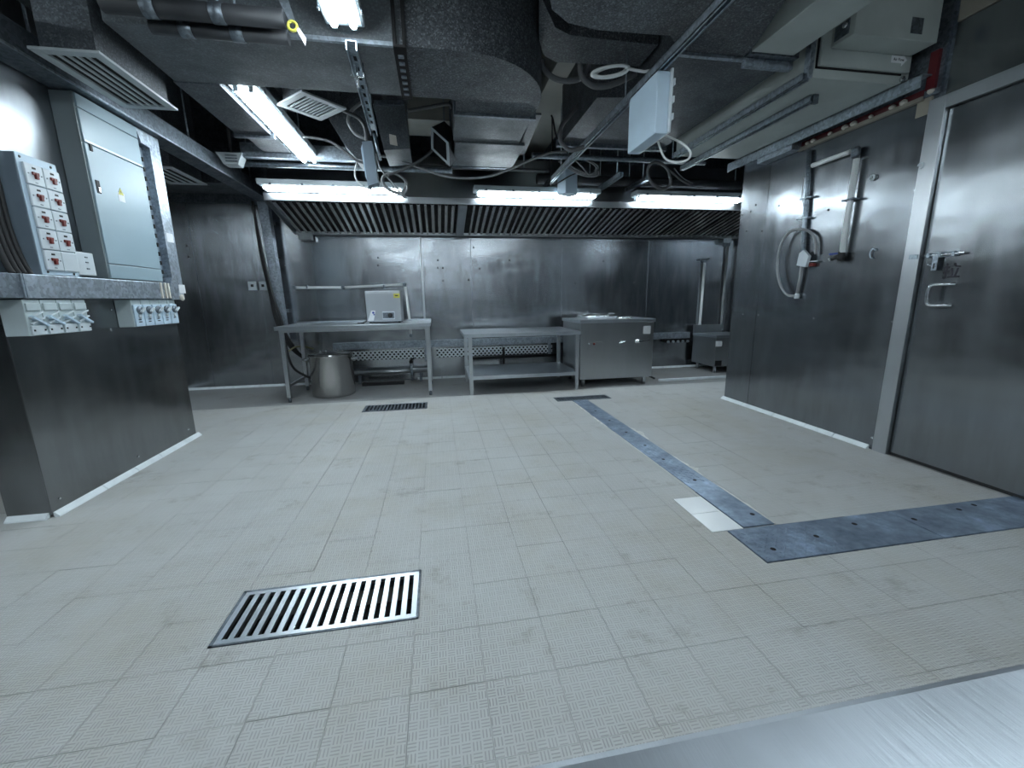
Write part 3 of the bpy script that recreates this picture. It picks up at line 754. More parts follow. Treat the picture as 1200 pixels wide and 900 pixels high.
p = at(358, 276, Y=5.42); m = MB(); m.box((p.x-0.07, 5.38, ZBk-0.085), (p.x+0.07, 5.48, ZBk-0.02), 0.006); m.build('grease_cup', 'steel_hood', gt)
p = at(854, 280, Y=5.42); m = MB(); m.box((p.x-0.05, 5.40, ZBk-0.075), (p.x+0.03, 5.46, ZBk-0.02), 0.005); m.build('drain_box', 'white', gt)

# ================================================================== BACK WALL EQUIPMENT
def legset(t, pts, z1, sz=0.019, foot=True):
    for x, y in pts:
        lg = MB().box((x-sz, y-sz, 0.05), (x+sz, y+sz, z1), 0.002).build('leg', 'steel_frame', t)
        if foot: MB().lathe((x, y, 0), [(0.016, 0.0), (0.016, 0.03), (0.009, 0.035), (0.009, 0.052)], 12).build('adjustable_foot', 'galv_dark', lg)
# table with the pot
t = thing('work_table', (-0.84, 4.87, 0), 'tall stainless steel work table with a warming box on top and a stock pot beneath', 'table', 'stainless steel tables by the back wall')
TA = (-1.605, -0.078, 4.50, 5.22)
m = MB(); m.box((TA[0], TA[2], 0.745), (TA[1], TA[3], 0.782), 0.004); tp = m.build('table_top', 'steel_top', t)
m = MB(); m.box((TA[0], TA[3]-0.012, 0.782), (TA[1], TA[3], 0.80)); m.build('rear_upstand', 'steel_top', tp)
legset(t, [(-1.555, 4.55), (-0.117, 4.55), (-1.555, 5.17), (-0.117, 5.17)], 0.745)
for x in (-1.555, -0.117): MB().box((x-0.012, 4.569, 0.155), (x+0.012, 5.151, 0.18), 0.002).build('side_rail', 'steel_frame', t)
m = MB(); m.box((TA[0]+0.03, 4.53, 0.72), (TA[1]-0.03, 5.19, 0.745)); m.build('under_frame', 'steel_frame', t)
# low table
t = thing('work_table', (0.92, 4.82, 0), 'lower stainless steel work table with an undershelf beside the cooking range', 'table', 'stainless steel tables by the back wall')
TB = (0.262, 1.545, 4.41, 5.22)
m = MB(); m.box((TB[0], TB[2], 0.622), (TB[1], TB[3], 0.66), 0.004); m.build('table_top', 'steel_top', t)
legset(t, [(0.325, 4.435), (1.512, 4.435), (0.325, 5.17), (1.512, 5.17)], 0.622, 0.02, False)
for x, y in [(0.325, 4.435), (1.512, 4.435), (0.325, 5.17), (1.512, 5.17)]: MB().box((x-0.016, y-0.016, 0), (x+0.016, y+0.016, 0.052)).build('leg_foot', 'steel_frame', t)
m = MB(); m.box((0.30, 4.42, 0.165), (1.535, 5.19, 0.205), 0.004); m.build('undershelf', 'steel_top', t)
# cooking range
RX0, RX1, RY0, RY1 = 1.565, 2.47, 4.50, 5.20
t = thing('cooking_range', ((RX0+RX1)/2, 4.85, 0), 'stainless steel cooking range with a round burner ring and lever handle', 'range')
m = MB(); m.box((RX0+0.012, RY0+0.012, 0.1), (RX1-0.012, RY1-0.02, 0.735), 0.003); m.build('body', 'steel_equip', t)
m = MB(); m.box((RX0, RY0-0.004, 0.735), (RX1+0.01, RY1, 0.772), 0.005); hob = m.build('hob_top', 'steel_top', t)
m = MB(); m.box((RX0+0.008, RY0, 0.092), (RX1-0.008, RY0+0.014, 0.735), 0.003); fp = m.build('front_panel', 'steel_equip', t)
rc = at(699, 369, Z=0.80)
m = MB(); m.lathe((rc.x, rc.y, 0.772), [(0.245, 0.0), (0.245, 0.022), (0.225, 0.036), (0.195, 0.030), (0.185, 0.004)], 40); m.build('burner_ring', 'chrome', hob)
m = MB(); m.lathe((rc.x, rc.y, 0.772), [(0.186, 0.002), (0.186, 0.012)], 32); m.build('burner_well', 'pit', hob)
rc2 = at(733, 372, Z=0.79)
m = MB(); m.lathe((rc2.x, rc2.y+0.05, 0.772), [(0.09, 0.0), (0.09, 0.02), (0.06, 0.028), (0.055, 0.006)], 26); m.build('water_ring', 'chrome', hob)
m = MB(); m.tube(smooth_path([(rc2.x+0.12, 5.1, 0.772), (rc2.x+0.12, 5.1, 0.80), (rc2.x+0.08, 5.08, 0.82), (rc2.x+0.02, 5.05, 0.81)]), 0.012, 10); m.build('swivel_tap', 'chrome', hob)
m = MB(); m.box((2.1, 4.56, 0.772), (2.40, 5.1, 0.776)); m.build('drip_channel', 'steel_top', hob)
p0, p1 = at(689, 401, Y=RY0), at(706, 410, Y=RY0)
m = MB(); m.box((p0.x, RY0-0.004, p1.z), (p1.x, RY0+0.001, p0.z), 0.0015); sp = m.build('switch_plate', 'steel_equip', fp)
p = at(696, 403, Y=RY0); m = MB(); m.lathe((p.x, RY0-0.004, p.z), [(0.014, 0), (0.012, -0.01), (0.004, -0.012)], 14, 'Y'); m.build('push_button', 'red', sp)
p = at(690, 403, Y=RY0); m = MB(); m.lathe((p.x, RY0-0.004, p.z), [(0.009, 0), (0.008, -0.008), (0.002, -0.01)], 12, 'Y'); m.build('indicator_lamp', 'white', sp)
p = at(728, 401, Y=RY0)
m = MB(); m.lathe((p.x, RY0, p.z), [(0.012, 0), (0.012, -0.02), (0.003, -0.022)], 12, 'Y'); m.cyl((p.x-0.028, RY0-0.016, p.z-0.008), (p.x+0.04, RY0-0.016, p.z+0.012), 0.006, 8); m.build('gas_valve_knob', 'chrome', fp)
p = at(747, 400, Y=RY0)
m = MB(); m.lathe((p.x, RY0, p.z), [(0.032, 0), (0.032, -0.006), (0.015, -0.012), (0.015, -0.04), (0.004, -0.042)], 20, 'Y'); k = m.build('lever_boss', 'chrome', fp)
m = MB(); m.tube([(p.x, RY0-0.034, p.z), (p.x+0.05, RY0-0.045, p.z+0.006), (p.x+0.125, RY0-0.05, p.z+0.016)], 0.008, 8); m.build('lever', 'rubber', k)
p0, p1 = at(754, 382, Y=RY0), at(764, 391, Y=RY0)
m = MB(); m.box((p0.x, RY0-0.0015, p1.z), (p1.x-0.02, RY0+0.001, p0.z)); m.build('rating_label', 'paper', fp)
for x, y in [(1.65, 4.6), (2.40, 4.57), (1.65, 5.1), (2.40, 5.1)]: MB().cyl((x, y, 0), (x, y, 0.1), 0.022, 12).build('leg', 'steel_frame', t)
m = MB(); m.tube(smooth_path([(2.44, 5.0, 0.2), (2.5, 4.95, 0.12), (2.55, 4.8, 0.06), (2.62, 4.7, 0.02)]), 0.012, 8); m.build('gas_hose', 'rubber', t)
# recess unit (low soup stove) at the right
t = thing('low_stove', (3.84, 5.18, 0), 'low stainless steel stove with a splashback in the corner recess', 'stove')
SX0, SX1, SY0, SY1 = 3.58, 4.11, 4.92, 5.44
m = MB(); m.box((SX0+0.01, SY0+0.01, 0.09), (SX1, SY1, 0.47), 0.003); m.build('body', 'steel_equip', t)
m = MB(); m.box((SX0, SY0, 0.47), (SX1, SY1, 0.505), 0.004); m.build('hob_top', 'steel_top', t)
m = MB(); m.box((SX0, SY1-0.03, 0.505), (4.02, SY1, 0.615), 0.003); m.build('splashback', 'steel_equip', t)
m = MB(); m.box((SX0+0.005, SY0-0.003, 0.36), (SX0+0.09, SY0+0.01, 0.43)); m.build('rating_label', 'paper', t)
m = MB(); m.box((SX0+0.02, SY0-0.002, 0.10), (SX0+0.11, SY0+0.012, 0.17)); m.build('burner_port', 'pit', t)
for x, y in [(3.65, 5.0), (4.05, 5.0), (3.65, 5.38), (4.05, 5.38)]: MB().cyl((x, y, 0), (x, y, 0.09), 0.02, 12).build('leg', 'steel_frame', t)
# stock pot
pc = Vector((-1.18, 4.84, 0))
t = thing('stock_pot', pc, 'round stainless steel stock pot standing under the tall table', 'pot')
m = MB(); m.lathe(pc, [(0.205, 0), (0.222, 0.012), (0.225, 0.03), (0.225, 0.44), (0.236, 0.446), (0.236, 0.456), (0.222, 0.458), (0.218, 0.44), (0.218, 0.40)], 48); b = m.build('body', 'steel_pot', t)
m = MB(); m.lathe(pc, [(0.217, 0.40), (0.217, 0.404)], 40); m.build('inner_disc', 'steel_pot', b)  # plain disc of pot steel below the rim
for s in (-1, 1):
    ang = PI*0.0; cx = pc.x+s*0.225
    m = MB(); m.tube(smooth_path([(cx, pc.y-0.06, 0.40), (cx+s*0.05, pc.y-0.055, 0.405), (cx+s*0.06, pc.y, 0.407), (cx+s*0.05, pc.y+0.055, 0.405), (cx, pc.y+0.06, 0.40)]), 0.008, 8)
    h = m.build('side_handle', 'chrome', t)
    for d in (-0.06, 0.06): MB().lathe((cx, pc.y+d, 0.40), [(0.018, 0.001*s), (0.018, 0.006*s), (0.006, 0.012*s)], 10, 'X').build('handle_rivet', 'chrome', h)
m = MB(); m.lathe(pc, [(0.228, 0.459), (0.228, 0.465), (0.12, 0.472), (0.02, 0.474)], 40); lid = m.build('lid', 'steel_pot', t)
for d in (-0.10, -0.045, 0.075, 0.12):
    m = MB(); m.lathe((pc.x+d, pc.y+0.02*((d > 0)*2-1), 0.472), [(0.012, 0), (0.012, 0.02), (0.004, 0.026)], 10); m.build('lid_clip', 'chrome', lid)
# warming box
OX0, OX1, OY0, OY1, OZ0, OZ1 = -0.752, -0.385, 4.75, 5.05, 0.797, 1.125
t = thing('warming_box', ((OX0+OX1)/2, 4.9, 0.782), 'small square steel warming box with black dial and yellow sticker', 'appliance')
m = MB(); m.box((OX0, OY0, OZ0), (OX1, OY1, OZ1), 0.006); b = m.build('body', 'box_grey', t)
m = MB(); m.box((OX0+0.006, OY0-0.006, OZ0+0.006), (OX1-0.006, OY0, OZ1-0.02), 0.002); f = m.build('front_panel', 'box_grey', t)
p0, p1 = at(448, 365, Y=OY0), at(463, 374, Y=OY0)
m = MB(); m.box((p0.x, OY0-0.009, p1.z), (p1.x, OY0-0.005, p0.z), 0.002); cp = m.build('control_plate', 'white', f)
m = MB(); m.box((p0.x+0.004, OY0-0.0105, p1.z+0.012), (p1.x-0.006, OY0-0.008, p0.z-0.012)); m.build('control_inset', 'galv_dark', cp)
p = at(457.5, 369.5, Y=OY0); m = MB(); m.lathe((p.x, OY0-0.009, p.z), [(0.026, 0), (0.026, -0.004), (0.02, -0.02), (0.004, -0.022)], 20, 'Y'); m.build('dial', 'black', cp)
p0, p1 = at(461, 344, Y=OY0), at(468.5, 349, Y=OY0)
m = MB(); m.box((p0.x, OY0-0.0075, p1.z), (p1.x, OY0-0.0055, p0.z)); s = m.build('warning_sticker', 'yellow', f)
m = MB(); m.box((p0.x+0.015, OY0-0.008, (p0.z+p1.z)/2-0.004), (p1.x-0.015, OY0-0.007, (p0.z+p1.z)/2+0.006)); m.build('sticker_print', 'ink', s)
a = [at(*q, Y=OY0-0.006) for q in ((435, 364), (440, 364), (438, 376), (431, 376))]
m = MB(); m.prism([(q.x, q.z) for q in a], 'Y', OY0-0.0078, OY0-0.0055); s = m.build('torn_sticker', 'paper', f)
p = at(437.5, 366.5, Y=OY0); m = MB(); m.lathe((p.x, OY0-0.0078, p.z), [(0.012, 0), (0.012, -0.0008)], 12, 'Y'); m.lathe((p.x+0.008, OY0-0.0078, p.z-0.02), [(0.008, 0), (0.008, -0.0008)], 12, 'Y'); m.build('sticker_print', 'blue', s)
for x in (OX0+0.03, OX1-0.03):
    for y in (OY0+0.03, OY1-0.03): MB().cyl((x, y, 0.782), (x, y, OZ0+0.002), 0.014, 10).build('rubber_foot', 'rubber', t)
m = MB(); m.tube(smooth_path([(OX0+0.01, 4.95, 1.08), (OX0-0.025, 4.9, 1.05), (OX0-0.02, 4.86, 0.92), (OX0-0.012, 4.82, 0.815), (OX0-0.05, 4.76, 0.79), (OX0-0.09, 4.70, 0.79), (OX0-0.02, 4.68, 0.79)]), 0.006, 8); m.build('power_cord', 'rubber', t)

# pipes and trunking on the back wall -----------------------------------------
def path_thing(name, paths, label, cat, root=None, group=None):
    """paths: (part name, points, radius, material)"""
    t = thing(name, root or paths[0][1][0], label, cat, group)
    for pn, pts, r, mt in paths: MB().tube(pts, r, 10).build(pn, mt, t)
    return t
yw = 5.49
A = [at(*q, Y=yw) for q in ((345, 337), (400, 337), (438, 335.5), (474, 333.5), (475, 336), (480, 376), (481.5, 393))]
t = path_thing('water_pipe', [('pipe', [A[0], A[1]], 0.016, 'pvc'), ('pipe', [A[1]+Vector((.04, 0, 0)), A[3]], 0.016, 'pvc'), ('pipe', [A[4], A[5], A[6]], 0.016, 'pvc')], 'thin white water pipe running along the back wall behind the warming box', 'pipe')
for p in (A[0], A[1]+Vector((.02, 0, 0)), A[3], A[6]): MB().lathe((p.x, yw, p.z), [(0.02, -0.022), (0.024, 0), (0.02, 0.026)], 10, 'Y').build('pipe_fitting', 'galv_dark', t)
for px in (360, 450): 
    p = at(px, 336, Y=yw); MB().box((p.x-0.008, yw-0.02, p.z-0.022), (p.x+0.008, YB-0.0045, p.z+0.022), 0.003).build('pipe_clip', 'galv_dark', t)
A = [at(*q, Y=yw) for q in ((826, 306), (820, 380))]; B = [at(*q, Y=yw) for q in ((853, 286), (845, 380))]
t = path_thing('water_pipe', [('pipe', [A[0], A[1], A[1]-Vector((0, 0, .3))], 0.018, 'pvc')], 'white vertical water pipe with a tap above the low stove', 'pipe')
m = MB(); p = A[0]; m.lathe((p.x, yw, p.z), [(0.022, -0.02), (0.026, 0.0), (0.02, 0.028)], 10, 'Y'); m.cyl((p.x-0.08, yw-0.02, p.z+0.02), (p.x+0.05, yw-0.02, p.z+0.03), 0.012, 8); m.build('stop_tap', 'strut', t)
t = path_thing('conduit', [('pipe', [B[0], B[1], B[1]-Vector((0, 0, .25))], 0.016, 'cable_grey')], 'grey vertical conduit in the corner behind the low stove', 'conduit')
MB().box((B[0].x-0.03, yw-0.02, B[0].z-0.03), (B[0].x+0.03, YB-0.001, B[0].z+0.03), 0.003).build('conduit_bracket', 'galv_dark', t)
m = MB(); m.box((-1.3, YB-0.05, 0.425), (3.56, YB-0.006, 0.512), 0.003); tag(m.build('wall_trunking', 'galv'), 'long galvanised trunking low along the back wall', 'trunking')
for x0, x1, lab in ((-1.25, -0.13, 'perforated galvanised cable tray on the wall behind the tall table'), (-0.04, 1.52, 'perforated galvanised cable tray on the wall behind the low table')):
    t = thing('cable_tray', ((x0+x1)/2, YB-0.03, 0.28), lab, 'cable tray', 'cable trays at the back wall')
    m = MB(); m.box((x0, YB-0.03, 0.283), (x1, YB-0.006, 0.395), 0.002); m.build('tray', 'tray', t)
    MB().box((x1-0.06, YB-0.045, 0.25), (x1-0.02, YB-0.004, 0.44), 0.003).build('end_bracket', 'galv', t)
# gas pipes under the tall table
yg = 5.40
t = path_thing('gas_pipe', [('pipe', [(-1.1, yg, 0.14), (-0.14, yg, 0.14)], 0.032, 'steel_frame'), ('riser', [(-0.36, yg-0.03, 0.02), (-0.36, yg-0.03, 0.24)], 0.016, 'strut')], 'grey gas pipe with a short riser low behind the tall table', 'pipe')
m = MB(); m.lathe((-0.36, yg-0.03, 0.24), [(0.022, 0), (0.026, 0.02), (0.012, 0.05)], 10); m.cyl((-0.36, yg-0.03, 0.28), (-0.32, yg-0.06, 0.31), 0.01, 8); m.build('gas_cock', 'rubber', t)
for x in (-1.0, -0.25): MB().box((x-0.015, yg-0.04, 0.0), (x+0.015, yg+0.04, 0.11), 0.003).build('pipe_saddle', 'galv_dark', t)
m = MB(); m.box((-0.95, 5.22, 0.0), (-0.45, 5.31, 0.035), 0.003); tag(m.build('timber_batten', 'rubber'), 'dark batten lying on the floor under the tall table', 'batten')
t = path_thing('gas_pipe', [('pipe', [(0.32, yg-0.02, 0.27), (1.55, yg-0.02, 0.27)], 0.018, 'rubber'), ('riser', [(0.83, yg-0.02, 0.0), (0.83, yg-0.02, 0.40)], 0.018, 'rubber')], 'black gas pipe with a riser behind the low table', 'pipe')
# conduit line in the recess
t = thing('valve_bank', (3.35, YB-0.05, 0.37), 'row of small brass valves under the trunking beside the low stove', 'valve')
m = MB(); m.box((3.16, YB-0.07, 0.375), (3.56, YB-0.006, 0.425)); m.build('valve_rail', 'pit', t)
for k in range(5): MB().lathe((3.21+0.075*k, YB-0.07, 0.385), [(0.018, 0.0), (0.02, -0.015), (0.006, -0.03)], 10, 'Y').build('valve', 'strut', t)
# twin sockets at the back left
for k, (a, b, lab) in enumerate((((290, 330), (301, 340), 'white socket plate on the back left wall, away from the cable trunking'), ((303, 330), (313, 340), 'white socket plate on the back left wall, touching the black cables'))):
    p0, p1 = at(*a, Y=YB-0.012), at(*b, Y=YB-0.012)
    t = thing('socket_plate', ((p0.x+p1.x)/2, YB-0.012, p1.z), lab, 'socket', 'sockets on the back left wall')
    m = MB(); m.box((p0.x, YB-0.014, p1.z), (p1.x, YB-0.001, p0.z), 0.003); pl = m.build('face_plate', 'white', t)
    c = (p0+p1)/2; m = MB(); m.box((c.x-0.014, YB-0.017, c.z-0.012), (c.x+0.016, YB-0.013, c.z+0.018)); m.build('socket_switch', 'rubber', pl)

# ================================================================== SWITCHGEAR ON THE PARTITION
# galvanised trunking
t = thing('cable_trunking', (-1.855, 2.77, 1.055), 'galvanised horizontal cable trunking across the partition', 'trunking')
m = MB(); m.box((PX+0.001, 2.243, 1.056), (-1.80, 3.27, 1.163), 0.003); m.build('trunking_body', 'galv', t)
m = MB(); m.box((PX0-0.12, 2.14, 1.056), (-1.806, 2.2425, 1.163), 0.003); m.build('corner_section', 'galv_dark', t)
for y in (3.19, 3.235, 3.27): MB().box((-1.803, y, 1.06), (-1.792, y+0.014, 1.16)).build('tape_strip', 'caulk', t)
m = MB(); m.box((-1.80, 2.249, 1.058), (-1.796, 2.258, 1.163)); m.build('lid_edge', 'galv', t)
# vertical galvanised trunking
t = thing('cable_trunking', (-1.85, 3.39, 1.05), 'galvanised vertical trunking with paper labels beside the distribution board', 'trunking')
m = MB(); m.box((PX+0.001, 3.345, 1.05), (-1.80, 3.455, 2.113), 0.003); m.prism([(3.30, 1.05), (3.345, 1.05), (3.345, 1.20), (3.30, 1.14)], 'X', PX+0.001, -1.80); vb = m.build('trunking_body', 'galv', t)
m = MB(); m.prism([(3.24, 2.10), (3.27, 2.03), (3.345, 2.025), (3.345, 2.112), (3.24, 2.112)], 'X', PX+0.003, -1.802); m.build('top_gusset', 'galv', t)
for z, y in ((1.44, 3.36), (1.095, 3.40)): MB().box((-1.802, y, z), (-1.7985, y+0.075, z+0.06)).build('paper_label', 'paper', vb)
m = MB(); m.lathe((-1.80, 3.41, 1.065), [(0.02, 0), (0.024, 0.008), (0.01, 0.016)], 10, 'X'); m.build('sealant_blob', 'caulk', vb)
# slotted dark trunking
t = thing('slotted_trunking', (-1.86, 3.29, 1.165), 'dark slotted wiring duct between distribution board and galvanised trunking', 'trunking')
m = MB(); m.box((PX+0.001, 3.25, 1.205), (-1.845, 3.343, 2.02), 0.002); m.build('duct_body', 'swgrey', t)
for k in range(13): MB().box((-1.845, 3.25, 1.22+0.058*k), (-1.80, 3.262, 1.245+0.058*k)).build('duct_finger', 'black', t)
# distribution board
DX, DY0, DY1 = -1.795, 2.765, 3.235
t = thing('distribution_board', (-1.85, 3.0, 1.165), 'tall pale blue-grey distribution board with hazard sticker', 'electrical panel')
m = MB(); m.box((PX+0.001, DY0, 1.167), (DX-0.014, DY1, 2.108), 0.004); bd = m.build('cabinet_body', 'db_side', t)
m = MB(); m.box((DX-0.014, DY0-0.004, 1.167), (DX-0.008, DY0+0.03, 2.108)); m.build('body_lip', 'db_side', bd)
pieces = [('bottom_cover', 1.169, 1.245), ('door', 1.249, 1.868), ('upper_door', 1.872, 2.035), ('top_cover', 2.039, 2.106)]
for nm, z0, z1 in pieces:
    m = MB(); m.box((DX-0.014, DY0+0.008, z0), (DX, DY1-0.004, z1), 0.003); o = m.build(nm, 'db', t)
    if nm == 'door':
        p = at(115, 219, X=DX)
        m = MB(); m.box((DX-0.001, p.y-0.014, p.z-0.034), (DX+0.003, p.y+0.014, p.z+0.034), 0.002); l = m.build('latch', 'black', o)
        m = MB(); m.box((DX+0.003, p.y-0.004, p.z-0.026), (DX+0.006, p.y+0.008, p.z-0.004)); m.build('latch_tongue', 'chrome', l)
        p = at(142, 229, X=DX)
        m = MB(); m.box((DX, p.y-0.026, p.z-0.036), (DX+0.0012, p.y+0.026, p.z+0.012)); s = m.build('hazard_sticker', 'paper', o)
        m = MB(); m.prism([(p.y-0.022, p.z+0.002), (p.y+0.022, p.z+0.002), (p.y, p.z+0.04)], 'X', DX, DX+0.0018); tr = m.build('warning_triangle', 'yellow', o)
        m = MB(); m.prism([(p.y-0.003, p.z+0.008), (p.y+0.006, p.z+0.018), (p.y+0.001, p.z+0.018), (p.y+0.003, p.z+0.029), (p.y-0.005, p.z+0.016), (p.y, p.z+0.016)], 'X', DX+0.0018, DX+0.0024); m.build('lightning_bolt', 'ink', tr)
    if nm == 'upper_door':
        MB().box((DX, DY0+0.008, z0), (DX+0.003, DY1-0.004, z0+0.012), 0.001).build('door_edge_flange', 'white', o)
m = MB(); m.box((DX-0.002, 2.80, 1.835), (DX+0.006, 2.815, 1.87)); m.build('hinge', 'black', t)
# ten-gang switch box
BX, BY0, BY1, BZ0, BZ1 = -1.80, 2.352, 2.558, 1.166, 1.692
t = thing('switch_box', (-1.855, 2.455, 1.163), 'grey metal box with two columns of white isolator switches', 'switch box')
m = MB(); m.box((PX+0.001, BY0, 1.164), (BX-0.003, BY1, BZ1), 0.004); m.build('back_box', 'swgrey', t)
m = MB(); m.box((BX-0.003, BY0, BZ0+0.0), (BX, BY1, BZ1), 0.001); fr = m.build('front_frame', 'boxwhite', t)
cw = 0.091; sw0 = None
def switch_parts(y, z, kind, n):
    m = MB(); m.box((BX, y, z), (BX+0.012, y+cw, z+cw), 0.004); o = m.build('switch_plate' if kind else 'blank_plate', 'white', t)
    if kind:
        yc, zc = y+cw/2, z+cw/2
        m = MB(); m.box((BX+0.012, yc-0.016, zc-0.002), (BX+0.019, yc+0.016, zc+0.011), 0.001); m.box((BX+0.012, yc-0.006, zc-0.018), (BX+0.022, yc+0.008, zc+0.006), 0.001); m.build('red_rocker', 'red', o)
        MB().box((BX+0.012, yc-0.009, zc+0.024), (BX+0.0135, yc+0.009, zc+0.032)).build('indicator_window', 'black', o)
        for d in (-0.032, 0.034): MB().lathe((BX+0.012, yc+d, zc+0.001), [(0.0035, 0.0), (0.003, 0.0015)], 8, 'X').build('plate_screw', 'galv_dark', o)
        MB().box((BX+0.012, yc-0.006, zc-0.036), (BX+0.0128, yc+0.008, zc-0.032)).build('rating_mark', 'galv_dark', o)
n = 0
for r in range(5):
    for c in range(2):
        switch_parts(BY0+0.018+c*(cw+0.003), BZ1-0.036-cw-r*(cw+0.0035), not (r == 4 and c == 1), n); n += 1
for y, z in ((BY0+0.02, BZ1-0.016), (BY1-0.03, BZ1-0.018), (BY0+0.03, BZ0+0.012), (BY1-0.03, BZ0+0.01)): MB().lathe((BX, y, z), [(0.006, 0), (0.005, 0.002)], 8, 'X').build('frame_screw', 'rubber', fr)
# single plate beside it
t = thing('switch_plate', (-1.85, 2.625, 1.165), 'single white switch plate between the switch box and distribution board', 'switch')
m = MB(); m.box((PX+0.001, 2.575, 1.166), (-1.86, 2.66, 1.19), 0.002); m.build('mounting_foot', 'boxwhite', t)
m = MB(); m.box((-1.86, 2.565, 1.175), (BX-0.012, 2.675, 1.29), 0.004); m.box((BX-0.012, 2.563, 1.175), (BX, 2.678, 1.292), 0.004); f = m.build('face_plate', 'white', t)
for d in (-0.028, 0.004, 0.03): MB().box((BX, 2.617, 1.234+d), (BX+0.003, 2.634, 1.240+d)).build('switch_mark', 'galv_dark', f)
# isolators under the trunking
def isolator_a(y, label):
    t = thing('isolator_switch', (-1.85, y+0.04, 0.885), label, 'isolator', 'isolators under the trunking')
    z0, z1, w = 0.888, 1.05, 0.083
    m = MB(); m.box((PX+0.001, y, z0), (-1.815, y+w, z1), 0.003); b = m.build('body', 'isolator', t)
    m = MB(); m.box((-1.815, y+0.006, z0+0.002), (-1.805, y+w-0.006, z0+0.045), 0.003); m.build('terminal_cover', 'white', b)
    m = MB(); m.box((-1.815, y+0.006, z1-0.05), (-1.808, y+w-0.006, z1-0.016), 0.003); m.build('terminal_cover', 'isolator', b)
    for d in (0.05, 0.078):
        m = MB(); m.box((-1.815, y+0.008, z0+d+0.012), (-1.802, y+w-0.002, z0+d+0.020), 0.002, Rx(0.38)); m.build('blade_shield', 'white', b)
    m = MB(); m.prism([(y+0.01, z0+0.082), (y+0.018, z0+0.09), (y+w+0.004, z0+0.048), (y+w-0.002, z0+0.04)], 'X', -1.815, -1.795); m.build('handle', 'boxwhite', b)
    for dy in (0.012, w-0.018):
        MB().box((-1.8055, y+dy, z0+0.02), (-1.803, y+dy+0.007, z0+0.028)).build('terminal_slot', 'black', b)
    return t
for k, lab in enumerate(('pale grey lever isolator at the free end of the partition', 'pale grey lever isolator, second from the free end of the partition', 'pale grey lever isolator, third from the free end of the partition', 'pale grey lever isolator, fourth from the free end of the partition')):
    isolator_a(2.237+0.0865*k, lab)
def isolator_b(y, k, label):
    t = thing('rotary_isolator', (-1.85, y+0.04, 0.885), label, 'isolator', 'rotary isolators under the trunking')
    z0, z1, w = 0.886, 1.05, 0.086
    m = MB(); m.box((PX+0.001, y, z0), (-1.822, y+w, z1), 0.004); b = m.build('body', 'isolator', t)
    m = MB(); m.box((-1.822, y+0.004, z0+0.002), (-1.812, y+w-0.004, z1-0.03), 0.003); f = m.build('front_cover', 'boxwhite', b)
    m = MB(); m.lathe((-1.812, y+w/2+0.004, z0+0.10), [(0.024, 0), (0.024, 0.008), (0.012, 0.012)], 16, 'X'); kn = m.build('rotary_knob', 'galv_dark', f)
    m = MB(); m.box((-1.80, y+w/2-0.012, z0+0.094), (-1.786, y+w/2+0.03, z0+0.106), 0.002, Rx(0.6)); m.build('knob_handle', 'white', f)
    m = MB(); m.lathe((-1.812, y+w/2, z0+0.062), [(0.012, 0), (0.012, 0.006), (0.004, 0.01)], 10, 'X'); m.build('lock_boss', 'white', f)
    zz = z0+0.048
    for r in range(2 if k < 4 else 1):
        MB().box((-1.812, y+0.028, zz-0.014*r-0.008), (-1.8112, y+0.052+0.004*((k+r) % 2), zz-0.014*r-0.002)).build('handwritten_mark', 'ink', f)
    return t
for k, wd in enumerate(('first', 'second', 'third', 'fourth', 'fifth')):
    isolator_b(2.925+0.0885*k, k, 'white rotary isolator, %s from the distribution board side toward the back wall' % wd)
# black cables at the free end
for k in range(4):
    Yc = 2.315-0.024*k
    pts = [at(px-7*k, py, Y=Yc) for px, py in ((-14, 120), (-8, 190), (0, 225), (9, 262), (20, 292), (30, 312))]
    pts.append(Vector((pts[-1].x+0.012, Yc, 1.1635)))
    m = MB(); m.tube(smooth_path(pts), 0.0115, 10); tag(m.build('power_cable', 'black'), 'thick black power cable dropping into the trunking corner', 'cable', 'black cables at the partition end')

# overhead trunking and back-left vertical trunking ---------------------------------
t = thing('overhead_trunking', (-1.81, 3.8, 2.11), 'long galvanised overhead trunking from partition to back wall', 'trunking')
m = MB(); m.box((-1.90, 2.05, 2.115), (-1.75, 5.30, 2.235), 0.003); m.build('trunking_body', 'galv_dark', t)
m = MB(); m.box((-1.755, 2.05, 2.112), (-1.745, 5.3, 2.122)); m.build('lid_edge', 'galv', t)
for y in (2.6, 3.9, 5.0): MB().cyl((-1.82, y, 2.23), (-1.82, y, ZC), 0.006, 8).build('hanging_rod', 'strut', t)
t = thing('vertical_trunking', (-1.81, 5.33, 0.5), 'galvanised vertical trunking with black cables beside the hood', 'trunking')
m = MB(); m.hull([(-1.82, 5.30, 0.55), (-1.755, 5.30, 0.55), (-1.755, 5.40, 0.55), (-1.82, 5.40, 0.55)], [(-1.895, 5.30, 2.115), (-1.79, 5.30, 2.115), (-1.79, 5.40, 2.115), (-1.895, 5.40, 2.115)]); m.build('trunking_body', 'galv', t)
m = MB(); m.box((-1.80, 5.40, 0.9), (-1.77, YB-0.001, 0.94)); m.box((-1.84, 5.40, 1.9), (-1.8, YB-0.001, 1.94)); m.build('wall_bracket', 'galv_dark', t)
